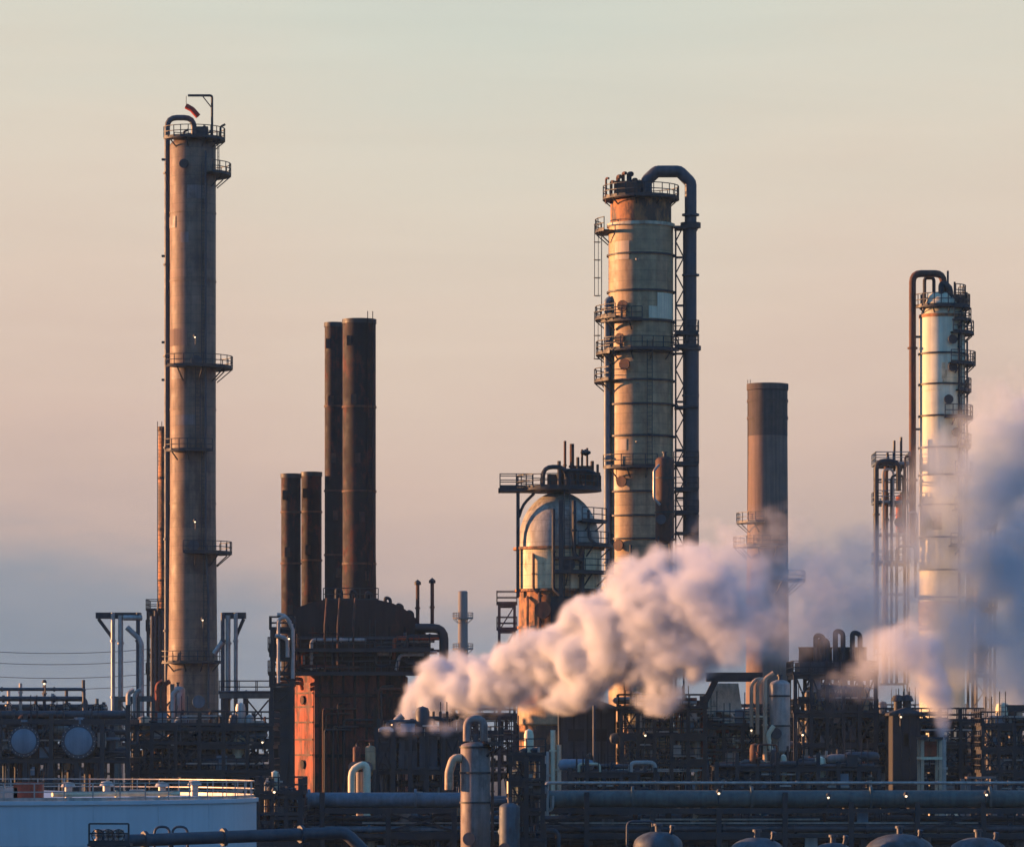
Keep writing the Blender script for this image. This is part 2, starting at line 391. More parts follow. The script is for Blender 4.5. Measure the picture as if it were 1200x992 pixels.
def drum_h(label, c, Ln, r, axis, m, name='horizontal_drum', cat='drum', group=None, legs=None, head=.45):
    """horizontal pressure drum with dished heads, saddles and nozzles; c is the shell's centre, legs: height of the saddles' foot"""
    c = Vector(c); foot = c.z - r * 1.25 if legs is None else legs
    root = thing(name, label, cat, (c.x, c.y, foot), group)
    h = r * head; prof = [(0, -Ln/2 - h)] + [(r * math.sin(q), -Ln/2 - h * math.cos(q)) for q in (.4, .8, 1.2)] + [(r, -Ln/2), (r, Ln/2)] + [(r * math.sin(q), Ln/2 + h * math.cos(q)) for q in (1.2, .8, .4)] + [(0, Ln/2 + h)]
    MB().lathe(c, prof, 28, axis).build('shell', m, root)
    d = Vector((1, 0, 0)) if axis == 'x' else Vector((0, 1, 0)); sd = Vector((0, 1, 0)) if axis == 'x' else Vector((1, 0, 0))
    for s in (-.32, .32):
        q = c + d * Ln * s; sx, sy = (.25, r * 1.5) if axis == 'x' else (r * 1.5, .25)
        top = c.z - r * .62
        MB().box(q.x, q.y, (foot + top) / 2, sx, sy, max(.1, top - foot)).build('saddle', K['steel'], root)
        MB().lathe(q, [(r * .99, -.07), (r + .05, -.07), (r + .05, .07), (r * .99, .07)], 28, axis).build('girth_band', m, root)
    for s in (-.2, .25): nozzle(root, c + d * Ln * s + Vector((0, 0, r * .92)), (0, 0, 1), r * .16, r * .5, K['galv'])
    return root

def exchanger(label, c, Ln, r, m, group=None, foot=None, face='y'):
    """shell and tube exchanger, its bolted cover facing the camera"""
    c = Vector(c); foot = c.z - r * 1.3 if foot is None else foot
    root = thing('heat_exchanger', label, 'heat exchanger', (c.x, c.y, foot), group)
    MB().lathe(c, [(0, 0), (r * .86, 0), (r * .86, Ln), (r * .5, Ln + r * .5), (0, Ln + r * .55)], 28, 'y').build('shell', m, root)
    MB().lathe(c, [(r * .5, -.02), (r * 1.02, -.02), (r * 1.02, .22), (r * .5, .22), (r * .5, -.02)], 32, 'y').build('flange', K['steelb'], root)
    cv = MB().lathe(c, [(0, -.2), (r * .3, -.19), (r * .6, -.15), (r * .8, -.08), (r * .84, 0.05), (0, .05)], 32, 'y').build('cover', m, root)
    b = MB()
    for i in range(20):
        a = 2 * math.pi * i / 20; b.box(c.x + r * .93 * math.cos(a), c.y - .06, c.z + r * .93 * math.sin(a), .07, .1, .07)
    b.build('bolt_circle', K['galv'], cv)
    for s in (.22, .75): MB().box(c.x, c.y + Ln * s, (foot + c.z - r * .6) / 2, r * 1.4, .25, max(.1, c.z - r * .6 - foot)).build('saddle', K['steel'], root)
    nozzle(root, (c.x, c.y + .6, c.z + r * .8), (0, 0, 1), r * .2, r * .6, m)
    return root

def vessel(label, x, y, r, z0, z1, m, name='vertical_vessel', cat='vessel', group=None, legs=True, foot=0.0, head=.5, rings=()):
    """upright pressure vessel: dished heads on a skirt, or on four legs"""
    root = thing(name, label, cat, (x, y, foot), group)
    h = r * head
    prof = [(0, z0 - h)] + [(r * math.sin(q), z0 - h * math.cos(q)) for q in (.4, .8, 1.2)] + [(r, z0), (r, z1)] + [(r * math.sin(q), z1 + h * math.cos(q)) for q in (1.2, .8, .4)] + [(0, z1 + h)]
    MB().lathe((x, y, 0), prof, 32).build('shell', m, root)
    if z0 - foot > .3:
        if legs:
            for a in (45, 135, 225, 315):
                q = math.radians(a); MB().box(x + r * .9 * math.cos(q), y + r * .9 * math.sin(q), (foot + z0 + .3) / 2, .22, .22, z0 + .3 - foot, q).build('leg', K['steel'], root)
        else:
            MB().lathe((x, y, 0), [(r * 1.0, foot), (r * 1.0, z0 - .05)], 32).build('skirt', K['steelb'], root)
    for z in rings: ring_part(root, x, y, z, r, .12, .08, K['steel'])
    nozzle(root, (x, y, z1 + h * .9), (0, 0, 1), r * .2, r * .55, K['steelb'])
    nozzle(root, (x - r * .3, y - r * .9, z0 + (z1 - z0) * .25), (-.3, -.95, 0), .3, .4, K['steelb'], 'manway')
    return root

GLINT = []
def glint(label, p, d=(0, -1), h=1.6):
    """stand-in for a bright glint: an added pole, arm, housing and glowing bead"""
    p = Vector(p)
    if not GLINT:
        root = thing('glint_bracket', label, 'glint', p, 'small added glints about the plant')
        MB().tube([p, p + Vector((0, 0, h)), p + Vector((0, -.55, h + .15))], .04, 6, .2).build('pole', K['steel'], root)
        MB().lathe(p + Vector((0, -.62, h)), [(0, .25), (.12, .23), (.2, .06), (.2, .0)], 14).build('housing', K['steel'], root)
        MB().lathe(p + Vector((0, -.62, h - .06)), [(0, -.1), (.06, -.07), (.09, 0), (.06, .05), (0, .06)], 12).build('glow_bead', K['glint'], root)
        remember(root); GLINT.append(root); return root
    return copy_tree(GLINT[0], p, label)

def patches(root, cx, cy, r, zlo, zhi, n, seed, mats):
    """replaced sheets of cladding: curved plates just proud of the shell"""
    q = random.Random(seed)
    for i in range(n):
        a = q.uniform(-165, -15); wd = q.uniform(20, 60); z = q.uniform(zlo, zhi); h = q.uniform(.9, 1.9)
        MB().ring((cx, cy, 0), r - .02, r + .035 + .004 * i, z, z + h, 8, math.radians(a - wd / 2), math.radians(a + wd / 2)).build('sheet_patch', K[q.choice(mats)], root)
# ------------------------------------------------------------------ ground
g = MB(); NX = 24
for i in range(NX + 1):
    for j in range(NX + 1):
        g.v.append((-3000 + 6000 * i / NX, -400 + 6400 * j / NX, 0))
for i in range(NX):
    for j in range(NX):
        a = i * (NX + 1) + j; g.f.append((a, a + NX + 1, a + NX + 2, a + 1))
structure('ground', g, K['ground'])

def shell(root, x, y, prof, m, n=48, name='shell'): return MB().lathe((x, y, 0), prof, n).build(name, m, root)
def dome(r, z, h, k=7): return [(r * math.cos(math.pi / 2 * i / k), z + h * math.sin(math.pi / 2 * i / k)) for i in range(k)] + [(0, z + h)]

# ---- tall column at the left
D = 440; cx, cy = X(226, D), D; r = M(27, D)
t = thing('distillation_column', 'tallest slender grey column with a goose-neck pipe and davit on top', 'column', (cx, cy, 0))
shell(t, cx, cy, [(r * 1.12, 0), (r * 1.12, Z(790, D)), (r * 1.06, Z(760, D)), (r * 1.02, Z(640, D)), (r, Z(600, D)), (r, Z(172, D))] + dome(r, Z(172, D), r * .45)[1:], K['clad'])
for py in (250, 330, 480, 590, 690): ring_part(t, cx, cy, Z(py, D), r * (1.02 if py > 600 else 1), .16, .05, K['clad'], 'insulation_band')
pipe_part(t, [(cx + .1, cy, Z(172, D)), (cx + .1, cy, Z(138, D)), (cx - M(30, D), cy, Z(138, D)), (cx - M(30, D), cy - .2, Z(800, D)), (cx - M(30, D), cy + 3, Z(815, D))], .29, K['steelb'], 'overhead_pipe', 9, 12, 1.0)
for py in (187, 300, 401, 445, 560, 660): MB().box(cx - M(30, D) - .1, cy, Z(py, D), .95, .3, .22).build('pipe_clamp', K['steel'], t)
platform(t, cx, cy, Z(164, D), r * .4, M(38, D), -150, 130)
platform(t, cx, cy, Z(205, D), r + .05, M(45, D), -55, 60)
platform(t, cx, cy, Z(431, D), r + .05, M(47, D), -128, 60)
platform(t, cx, cy, Z(529, D), r + .05, r + 1.1, -140, -50)
platform(t, cx, cy, Z(648, D), r * 1.02 + .05, M(46, D), -100, 50)
platform(t, cx, cy, Z(776, D), r * 1.06 + .05, r + 1.2, -150, -20)
a = -12; ladder(t, cx + (r + .35) * math.cos(math.radians(a)), cy + (r + .35) * math.sin(math.radians(a)), Z(205, D), Z(166, D), a)
for (p0, p1, a) in ((431, 207, -62), (529, 433, -75), (648, 531, -62), (776, 650, -58)):
    ladder(t, cx + (r * 1.03 + .3) * math.cos(math.radians(a)), cy + (r * 1.03 + .3) * math.sin(math.radians(a)), Z(p0, D), Z(p1, D), a, cage=False)
dv = pipe_part(t, [(X(249, D), cy - .6, Z(164, D)), (X(249, D), cy - .6, Z(113, D)), (X(221, D), cy - .9, Z(113.5, D))], .13, K['steel'], 'davit', 0, 8, .25)
MB().bar((X(249, D), cy - .6, Z(128, D)), (X(238, D), cy - .75, Z(114, D)), .1).build('stay', K['steel'], dv)
for px, py in ((216, 156), (236, 152), (259, 150), (243, 158)): MB().tube([(X(px, D), cy - .8, Z(168, D)), (X(px, D), cy - .8, Z(py, D)), (X(px, D) + .5, cy - .8, Z(py - 3, D))], .12, 8).build('vent', K['steel'], t)
MB().box(X(238, D), cy - 1.2, Z(157, D), 1.2, .8, 1.1).build('valve_box', K['steel'], t)
nozzle(t, (cx - r * .25, cy - r * .95, Z(196, D)), (-.2, -1, 0), .32, .7, K['steel'], 'manway')
nozzle(t, (cx + r * .2, cy - r * .95, Z(425, D)), (.2, -1, 0), .38, .5, K['steelb'], 'manway')
nozzle(t, (cx + r * .1, cy - r * .97, Z(640, D)), (.1, -1, 0), .38, .5, K['steelb'], 'manway')
nozzle(t, (cx + r * .3, cy - r * .97, Z(822, D)), (.2, -1, 0), .45, .5, K['pipeb'], 'manway')
pipe_part(t, [(cx + r * .62, cy - r * .95, Z(180, D)), (cx + r * .62, cy - r * .95, Z(640, D)), (cx + r * .75, cy - r * 1.0, Z(700, D)), (cx + r * .75, cy - r * 1.0, Z(830, D))], .11, K['steelb'], 'riser', 6, 8)
patches(t, cx, cy, r, Z(590, D), Z(200, D), 6, 3, ['pink', 'conc', 'pink'])
q0 = Vector((X(219, D), cy - .9, Z(126, D))); q1 = Vector((X(226, D), cy - 1.0, Z(130, D))); q2 = Vector((X(233, D), cy - 1.0, Z(138, D)))
sock = thing('windsock', 'small red windsock hung from the davit of the tallest column', 'windsock', q0)
MB().tube([q0, q0 + Vector((0, 0, M(12, D)))], .03, 6).build('cord', K['steel'], sock)
sm = MB(); sm.tube([q0, q0.lerp(q1, .5), q1, q1.lerp(q2, .5), q2], .3, 12, 0); sm.build('sleeve', K['red'], sock)

# ---- mottled thin stack behind it
D = 462; cx, cy = X(193, D), D; r = M(7.6, D)
t = thing('chimney_stack', 'slim rust-mottled stack half hidden behind the tallest column', 'chimney', (cx, cy, 0))
shell(t, cx, cy, [(r * 1.25, 0), (r * 1.05, 18), (r, Z(505, D)), (r * 1.15, Z(504, D)), (r * 1.15, Z(500, D)), (r * .8, Z(500, D)), (r * .8, Z(508, D)), (0, Z(508, D))], K['dirt'], 28)
for py in (560, 620, 680): ring_part(t, cx, cy, Z(py, D), r * 1.03, .25, .05, K['rust'], 'band')
ladder(t, cx - r * .7, cy - r * .9, Z(720, D), Z(505, D), -100, K['rust'], False)

# ---- domed reactor
D = 372; cx, cy = X(655, D), D; r = M(49, D)
t = thing('domed_reactor', 'fat domed reactor with a glowing cream belt and brown lower shell', 'reactor', (cx, cy, 0))
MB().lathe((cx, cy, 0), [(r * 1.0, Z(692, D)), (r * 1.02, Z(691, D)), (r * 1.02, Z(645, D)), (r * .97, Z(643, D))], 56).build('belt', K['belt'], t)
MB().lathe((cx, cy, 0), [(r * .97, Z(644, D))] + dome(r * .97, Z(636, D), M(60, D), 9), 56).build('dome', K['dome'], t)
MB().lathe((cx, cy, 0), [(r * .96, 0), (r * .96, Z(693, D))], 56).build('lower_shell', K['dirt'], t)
for py, tt in ((643, .35), (692, .22), (735, .15), (778, .15)): ring_part(t, cx, cy, Z(py, D), r * (1 if py < 700 else .96), .22, tt, K['dirt'] if py > 640 else K['steel'], n=56)
MB().lathe((cx, cy, 0), [(r * .965, Z(850, D)), (r * 1.0, Z(848, D)), (r * 1.0, Z(826, D)), (r * .965, Z(824, D))], 56).build('clad_belt', K['gold'], t)
pf = MB().ring((cx, cy, Z(573, D)), .5, M(50, D), -.2, 0, 40).build('top_platform', K['steel'], t)
railing(pf, arc(cx, cy, Z(573, D), M(49, D), 0, 360, 28), 1.15)
arm = MB().box(X(605, D), cy - .5, Z(575, D), M(42, D), 3.0, .28).build('walkway_arm', K['steel'], t)
x0, x1 = X(586, D), X(624, D); railing(arm, [(x1, cy - 1.9, Z(572, D)), (x0, cy - 1.9, Z(572, D)), (x0, cy + .9, Z(572, D)), (x1, cy + .9, Z(572, D))], 1.15)
for yy in (cy - 1.7, cy + .7): MB().bar((X(607, D), yy, Z(700, D)), (X(607, D), yy, Z(578, D)), .3).build('post', K['steel'], t)
MB().tube([(X(608, D), cy - 1.7, Z(607, D)), (X(613, D), cy - 1.7, Z(592, D)), (X(626, D), cy - 1.7, Z(579, D))], .13, 8, 2).build('brace', K['steel'], t)
MB().box(X(657, D), cy - r - .35, (Z(770, D) + Z(588, D)) / 2, .42, .3, Z(588, D) - Z(770, D)).build('riser_duct', K['steel'], t)
ladder(t, X(664, D), cy - r - .3, Z(770, D), Z(575, D), -90, cage=False)
platform(t, cx, cy, Z(672, D), r + .05, r + 1.3, -95, -15)
platform(t, cx, cy, Z(762, D), r + .05, r + 1.3, -95, 10)
for z0, z1, x0, x1 in ((760, 700, 645, 692),): MB().box((X(x0, D) + X(x1, D)) / 2, cy - r * .72, (Z(z0, D) + Z(z1, D)) / 2, M(x1 - x0, D), 2.2, Z(z1, D) - Z(z0, D)).build('enclosure', K['steel'], t)
pipe_part(t, [(X(636, D), cy - 1.5, Z(577, D)), (X(636, D), cy - 1.5, Z(548, D)), (X(664, D), cy - 1, Z(548, D)), (X(664, D), cy - 1, Z(575, D))], .2, K['steel'], 'loop_pipe', 0, 8, .9)
for px, py, rr in ((655, 541, .16), (662, 517, .12), (670, 521, .2), (677, 536, .14), (682, 527, .1), (688, 525, .1), (694, 540, .16), (648, 556, .25), (700, 545, .12)):
    pipe_part(t, [(X(px, D), cy - 1.2 + .3 * (px % 5), Z(574, D)), (X(px, D), cy - 1.2 + .3 * (px % 5), Z(py, D))], rr, K['steel'] if px % 2 else K['rust'], 'vent_pipe', 2.5, 8)
for px, py, ww in ((668, 560, 2.2), (683, 556, 1.6), (652, 566, 1.6), (694, 564, 1.4)): MB().box(X(px, D), cy + .2, Z(py, D), ww, 1.6, 1.5).build('valve_block', K['rust'], t)
pipe_part(t, [(X(660, D), cy - 1.4, Z(552, D)), (X(686, D), cy - 1.4, Z(552, D)), (X(699, D), cy - 1.2, Z(556, D)), (X(699, D), cy - 1.2, Z(575, D))], .16, K['steel'], 'cross_pipe', 0, 8)
MB().lathe((X(686, D), cy - 1, Z(531, D)), [(0, -.3), (.45, -.1), (.45, .1), (0, .3)], 12).build('relief_valve', K['steel'], t)
nozzle(t, (cx + r * .18, cy - r * .97, Z(663, D)), (.2, -1, 0), .42, .5, K['steel'], 'manway')
nozzle(t, (cx - r * .35, cy - r * .93, Z(716, D)), (-.3, -1, 0), .5, .6, K['rust'], 'manway')
pipe_part(t, [(cx + r * .55, cy - r * .95, Z(640, D)), (cx + r * .55, cy - r * 1.05, Z(656, D)), (cx - r * .1, cy - r * 1.1, Z(656, D))], .18, K['rust'], 'belt_pipe', 0, 8)
for px in (693, 700): pipe_part(t, [(X(px, D), cy - r * .6, Z(690, D)), (X(px, D), cy - r * .6, Z(812, D))], .2, K['galv'], 'downcomer', 4, 8)

for px, pa, pb, rr, mm in ((648, 600, 700, .15, 'steel'), (672, 590, 660, .2, 'steel'), (681, 640, 770, .24, 'steel'), (625, 650, 700, .12, 'rust'), (632, 694, 768, .16, 'rust'), (618, 700, 790, .13, 'dirt'), (689, 600, 640, .12, 'steel')):
    u = (X(px, D) - cx) / r; yy = cy - r * math.sqrt(max(0, 1 - u * u)) - .35
    pipe_part(t, [(X(px, D), yy + .4, Z(pa, D)), (X(px, D), yy, Z(pa + 6, D)), (X(px, D), yy, Z(pb - 8, D)), (X(px + 10, D), yy - .1, Z(pb, D))], rr, K[mm], 'side_pipe', 3, 8, .5)
platform(t, cx, cy, Z(720, D), r + .05, r + 1.2, -80, 10); platform(t, cx, cy, Z(640, D), r + .05, r + 1.1, -70, 5); platform(t, cx, cy, Z(612, D), r * .9, r + .6, -62, -10)
fr = frame('narrow grey stair tower beside the domed reactor', X(585, 376), X(603, 376), 375.5, 378, [Z(862, 376), Z(835, 376), Z(800, 376), Z(770, 376), Z(738, 376), Z(708, 376)], 2, K['steelb'], .24, 'stair_tower', 'stair tower', 'd', 'all', [Z(770, 376), Z(738, 376), Z(708, 376)])

# ---- main column
D = 400; cx, cy = X(751, D), D; r = M(38, D)
t = thing('fractionating_column', 'broad banded column with an angular overhead pipe down its right side', 'column', (cx, cy, 0))
shell(t, cx, cy, [(r, 0), (r, Z(264, D))], K['gold'], 56)
MB().lathe((cx, cy, 0), [(r * .94, Z(264, D)), (r * .94, Z(240, D))] + dome(r * .94, Z(240, D), .9)[1:], 56).build('head', K['dirt'], t)
ring_part(t, cx, cy, Z(265, D), r, .3, .16, K['cream'], n=56)
for py in (300, 343, 378, 415, 447, 475, 512, 549, 577, 605, 632, 661, 690): ring_part(t, cx, cy, Z(py, D), r, .16, .17, K['steel'], n=56)
platform(t, cx, cy, Z(233, D), .5, M(45, D), 0, 359.9)
for px, py, rr in ((716, 214, .14), (724, 208, .2), (730, 204, .16), (737, 205, .24), (742, 212, .2), (747, 216, .34), (710, 210, .1)):
    pipe_part(t, [(X(px, D), cy - .8, Z(240, D)), (X(px, D), cy - .8, Z(py, D)), (X(px + 3, D), cy - 1.2, Z(py + 1, D))], rr, K['steel'] if px % 2 else K['rust'], 'vent_pipe', 0, 8, .3)
MB().box(X(733, D), cy - 1, Z(222, D), 2.2, 1.2, 1.2).build('valve_block', K['rust'], t)
pr = M(7, D); yp = cy - .6
op = MB().tube([(X(757, D), yp, Z(240, D)), (X(757, D), yp, Z(213, D)), (X(769, D), yp, Z(202, D)), (X(796, D), yp, Z(202, D)), (X(809, D), yp, Z(215, D)), (X(809, D), yp, Z(640, D))], pr, 16, .5, 5).build('overhead_pipe', K['steelb'], t)
MB().lathe((X(809, D), yp, 0), [(pr, Z(268, D)), (pr * 1.7, Z(268, D)), (pr * 1.7, Z(262, D)), (pr, Z(262, D))], 20).build('flange', K['steel'], op)
MB().lathe((X(810, D), yp, 0), [(pr, Z(640, D)), (pr * 1.25, Z(639, D)), (pr * 1.25, Z(412, D)), (pr * 1.6, Z(411, D)), (pr * 1.6, Z(406, D)), (pr, Z(405, D))], 20).build('jacket', K['piped'], op)
# lattice between column and pipe
lx0, lx1 = X(791.5, D), X(801, D); lat = MB()
for x in (lx0, lx1): lat.bar((x, yp, 0), (x, yp, Z(268, D)), .16)
z = Z(640, D); i = 0
while z < Z(270, D):
    zz = z + 1.5
    lat.bar((lx0, yp, z), (lx1, yp, zz), .12) if i % 2 else lat.bar((lx1, yp, z), (lx0, yp, zz), .12)
    if i % 3 == 0: lat.bar((lx0, yp + .02, z), (lx1, yp + .02, z), .2)
    z = zz; i += 1
lat.build('support_lattice', K['steel'], t)
for py in (268, 392, 408, 478, 545, 575, 602, 625):
    b = MB().box((X(790, D) + X(818, D)) / 2, cy - .3, Z(py, D), M(27, D), 2.4, .22).build('landing', K['steel'], t)
    if py in (392, 408, 545, 575, 602): railing(b, [(X(789, D), cy - 1.4, Z(py, D) + .1), (X(818, D), cy - 1.4, Z(py, D) + .1), (X(818, D), cy + .8, Z(py, D) + .1)], 1.1)
for py, a0, a1, e in ((272, 150, 215, 16), (374, 120, 235, 16), (447, 130, 225, 17), (415, 135, 225, 15), (549, -150, -70, 14), (690, -170, -40, 15)):
    platform(t, cx, cy, Z(py, D), r + .05, r + M(e, D), a0, a1)
platform(t, cx, cy, Z(378, D), r + .05, r + 1.0, -160, -90); platform(t, cx, cy, Z(412, D), r + .05, r + 1.0, -150, -30)
ladder(t, X(705, D), cy, Z(374, D), Z(274, D), 180); ladder(t, X(705, D), cy + .8, Z(447, D), Z(376, D), 180)
pipe_part(t, [(X(716, D), cy - 1.2, Z(352, D)), (X(711.5, D), cy - 1.2, Z(354, D)), (X(711.5, D), cy - 1.2, Z(720, D))], M(4.2, D), K['pipeb'], 'side_riser', 8, 12)
pipe_part(t, [(X(738, D), cy - r - .3, Z(640, D)), (X(738, D), cy - r - .3, Z(655, D)), (X(752, D), cy - r - .4, Z(690, D))], .14, K['steel'], 'drain_pipe', 0, 8)
MB().ring((cx, cy, 0), r - .02, r + .07, Z(376, D), Z(346, D), 10, math.radians(-62), math.radians(-18)).build('patch', K['white'], t)
MB().ring((cx, cy, 0), r - .02, r + .05, Z(376, D), Z(362, D), 6, math.radians(-78), math.radians(-62)).build('patch', K['white'], t)
patches(t, cx, cy, r, Z(690, D), Z(285, D), 8, 4, ['tan', 'gold', 'tan', 'dirt'])
for px, py in ((731, 362), (728, 400), (733, 430), (730, 566), (727, 640)):
    u = (X(px, D) - cx) / r; nozzle(t, (cx + r * u * .95, cy - r * math.sqrt(1 - u * u) * .95, Z(py, D)), (u, -math.sqrt(1 - u * u), 0), .36, .6, K['rust'], 'manway')
ladder(t, X(760, D), cy - r - .3, Z(548, D), Z(414, D), -80, cage=False)
for py in (302, 446, 514): pipe_part(t, [(X(744, D), cy - r - .1, Z(py + 6, D)), (X(786, D), cy - r * .4, Z(py + 6, D))], .05, K['galv'], 'conduit', 0, 6)

D = 391; cx, cy = X(779, D), D
t = vessel('dark red upright drum clamped to the front of the broad banded column', cx, cy, M(11, D), Z(632, D), Z(540, D), K['rust'], 'surge_drum', 'drum', rings=(Z(560, D), Z(600, D)))
pipe_part(t, [(X(772, D), cy - 1.0, Z(545, D)), (X(766, D), cy - 1.2, Z(552, D)), (X(766, D), cy - 1.2, Z(585, D)), (X(773, D), cy - 1.0, Z(592, D))], .12, K['galv'], 'bypass_pipe', 0, 8, .4)

# ---- concrete chimney
D = 520; cx, cy = X(899.5, D), D; r = M(23.3, D)
t = thing('concrete_chimney', 'wide concrete chimney with a soot-black band at its rim', 'chimney', (cx, cy, 0))
MB().lathe((cx, cy, 0), [(r * 1.16, 0), (r * 1.03, Z(620, D)), (r, Z(510, D))], 56).build('shaft', K['conc'], t)
MB().lathe((cx, cy, 0), [(r * 1.005, Z(511, D)), (r * 1.005, Z(458, D)), (r * 1.05, Z(457, D)), (r * 1.05, Z(450, D)), (r * .85, Z(450, D)), (r * .85, Z(458, D)), (0, Z(458, D))], 56).build('rim', K['concd'], t)
for py in (470, 490): ring_part(t, cx, cy, Z(py, D), r, .3, .1, K['concd'], 'band')
ladder(t, cx - r * .95, cy - r * .3, Z(640, D), Z(455, D), 215, K['rust'], False)
platform(t, cx, cy, Z(640, D), r + .05, r + 1.8, 130, 300, K['steelb']); platform(t, cx, cy, Z(612, D), r + .05, r + 1.4, 150, 260, K['steelb'])
platform(t, cx, cy, Z(680, D), r + .05, r + 2.2, -90, 60, K['steelb'])

# ---- right-hand white column
D = 405; cx, cy = X(1104, D), D; r = M(26.5, D)
t = thing('white_column', 'bright white column with black rings and stacked balconies on one side', 'column', (cx, cy, 0))
shell(t, cx, cy, [(r, 0), (r, Z(372, D)), (r * .93, Z(366, D)), (r * .6, Z(347, D)), (r * .45, Z(343, D)), (0, Z(343, D))], K['white'], 48)
for py in (415, 451, 488, 525, 557, 592, 630, 668, 700): ring_part(t, cx, cy, Z(py, D), r, .16, .14, K['steel'])
ring_part(t, cx, cy, Z(371, D), r, .3, .06, K['dirt'], 'cap_band')
platform(t, cx, cy, Z(360, D), r * .4, M(33, D), -170, 120)
MB().lathe((cx, cy, 0), [(r * .99, Z(372, D)), (r * .85, Z(361, D)), (r * .5, Z(361, D))], 40).build('head_cladding', K['dirt'], t)
pipe_part(t, [(X(1105, D), cy - .3, Z(362, D)), (X(1105, D), cy - .3, Z(321, D)), (X(1069, D), cy - .3, Z(321, D)), (X(1069, D), cy - .3, Z(640, D))], M(4.2, D), K['rust'], 'overhead_pipe', 9, 12, .8)
pipe_part(t, [(X(1084, D), cy + .5, Z(360, D)), (X(1084, D), cy + .5, Z(325, D)), (X(1095, D), cy + .5, Z(325, D)), (X(1095, D), cy + .5, Z(360, D))], .17, K['steel'], 'loop_pipe', 0, 8, .3)
pipe_part(t, [(X(1102, D), cy - .9, Z(362, D)), (X(1102, D), cy - .9, Z(332, D)), (X(1112, D), cy - .9, Z(338, D)), (X(1112, D), cy - .9, Z(366, D))], .3, K['steel'], 'bypass_pipe', 0, 10, .5)
for px, py in ((1110, 318), (1118, 331), (1079, 346), (1124, 346), (1132, 343)): pipe_part(t, [(X(px, D), cy - .6, Z(364, D)), (X(px, D), cy - .6, Z(py, D))], .1, K['steel'], 'vent_pipe', 0, 6)
MB().box(X(1121, D), cy - .4, Z(353, D), 1.4, 1.2, 1.0).build('valve_block', K['steel'], t)
platform(t, cx, cy, Z(349, D), r * .9, M(28, D), -60, 40)
for py, e, a0 in ((376, 8, -70), (391, 11, -75), (427, 13, -80), (458, 8, -60), (490, 10, -90), (523, 8, -60), (556, 10, -70), (598, 9, -70), (640, 12, -80)): platform(t, cx, cy, Z(py, D), r + .05, r + M(e, D), a0, 60)
pipe_part(t, [(X(1122, D), cy - r * .8, Z(380, D)), (X(1122, D), cy - r * .8, Z(720, D))], .12, K['steel'], 'riser', 4, 8)
pipe_part(t, [(X(1133, D), cy - .3, Z(400, D)), (X(1133, D), cy - .3, Z(720, D))], .1, K['steelb'], 'riser', 4, 8)
for p0, p1 in ((391, 362), (427, 393), (490, 429), (556, 492), (640, 558)): ladder(t, X(1127, D), cy - r * .62, Z(p0, D), Z(p1, D), -45, cage=False)
for px, py in ((1112, 432), (1108, 470), (1116, 508), (1112, 400)):
    u = (X(px, D) - cx) / r; nozzle(t, (cx + r * u * .95, cy - r * math.sqrt(1 - u * u) * .95, Z(py, D)), (u, -math.sqrt(1 - u * u), 0), .3, .55, K['steel'], 'manway')
patches(t, cx, cy, r, Z(700, D), Z(385, D), 6, 5, ['white', 'cream', 'belt'])
MB().box(X(1069, D) + .9, cy - .3, Z(395, D), 2.3, .25, .2).build('pipe_clamp', K['steel'], t); MB().box(X(1069, D) + .9, cy - .3, Z(503, D), 2.3, .25, .2).build('pipe_clamp', K['steel'], t)
ring_part(t, cx, cy, Z(722, D), r, 2.8, .10, K['gold'], 'clad_belt')

# small column and its pipe tower beside the white column
fr = frame('thin pipe tower with an arched pipe beside the white column', X(1027, 404), X(1062, 404), 402.5, 406.5, [Z(p, 404) for p in (800, 765, 730, 695, 660, 625, 590, 562, 545)], 2, K['pipeb'], .13, 'pipe_tower', 'pipe tower', 'd', 'all', [Z(660, 404), Z(590, 404), Z(545, 404)])
pipe_part(fr, [(X(1027, 402), 402, Z(760, 402)), (X(1027, 402), 402, Z(540, 402)), (X(1053, 402), 402, Z(540, 402)), (X(1053, 402), 402, Z(575, 402))], .24, K['steel'], 'arched_pipe', 6, 10, .8)
for px, py in ((1048, 516), (1056, 512), (1040, 530)): pipe_part(fr, [(X(px, 404), 404, Z(552, 404)), (X(px, 404), 404, Z(py, 404))], .12, K['steel'], 'vent_pipe', 0, 6)
for px, pt, pe, rr, mm in ((1034, 550, 1046, .12, 'galv'), (1044, 557, 1058, .14, 'steel'), (1060, 535, 1066, .11, 'rust'), (1050, 640, 1072, .14, 'steelb'), (1064, 600, 1074, .1, 'galv')):
    pipe_part(fr, [(X(px, 403), 402.3, Z(800, 403)), (X(px, 403), 402.3, Z(pt, 403)), (X(pe, 403), 402.3, Z(pt, 403)), (X(pe, 403), 402.3, Z(pt + 60, 403))], rr, K[mm], 'looped_pipe', 5, 8, .5)
pipe_part(fr, [(X(1038, 403), 402.6, Z(545, 403)), (X(1038, 403), 402.6, Z(800, 403))], .2, K['rust'], 'riser', 7, 8)
vessel('small red drum held in the pipe tower by the white column', X(1056, 404), 404.2, M(6, 404), Z(622, 404), Z(582, 404), K['redox'], 'reflux_drum', 'drum', foot=Z(660, 404) + .065)

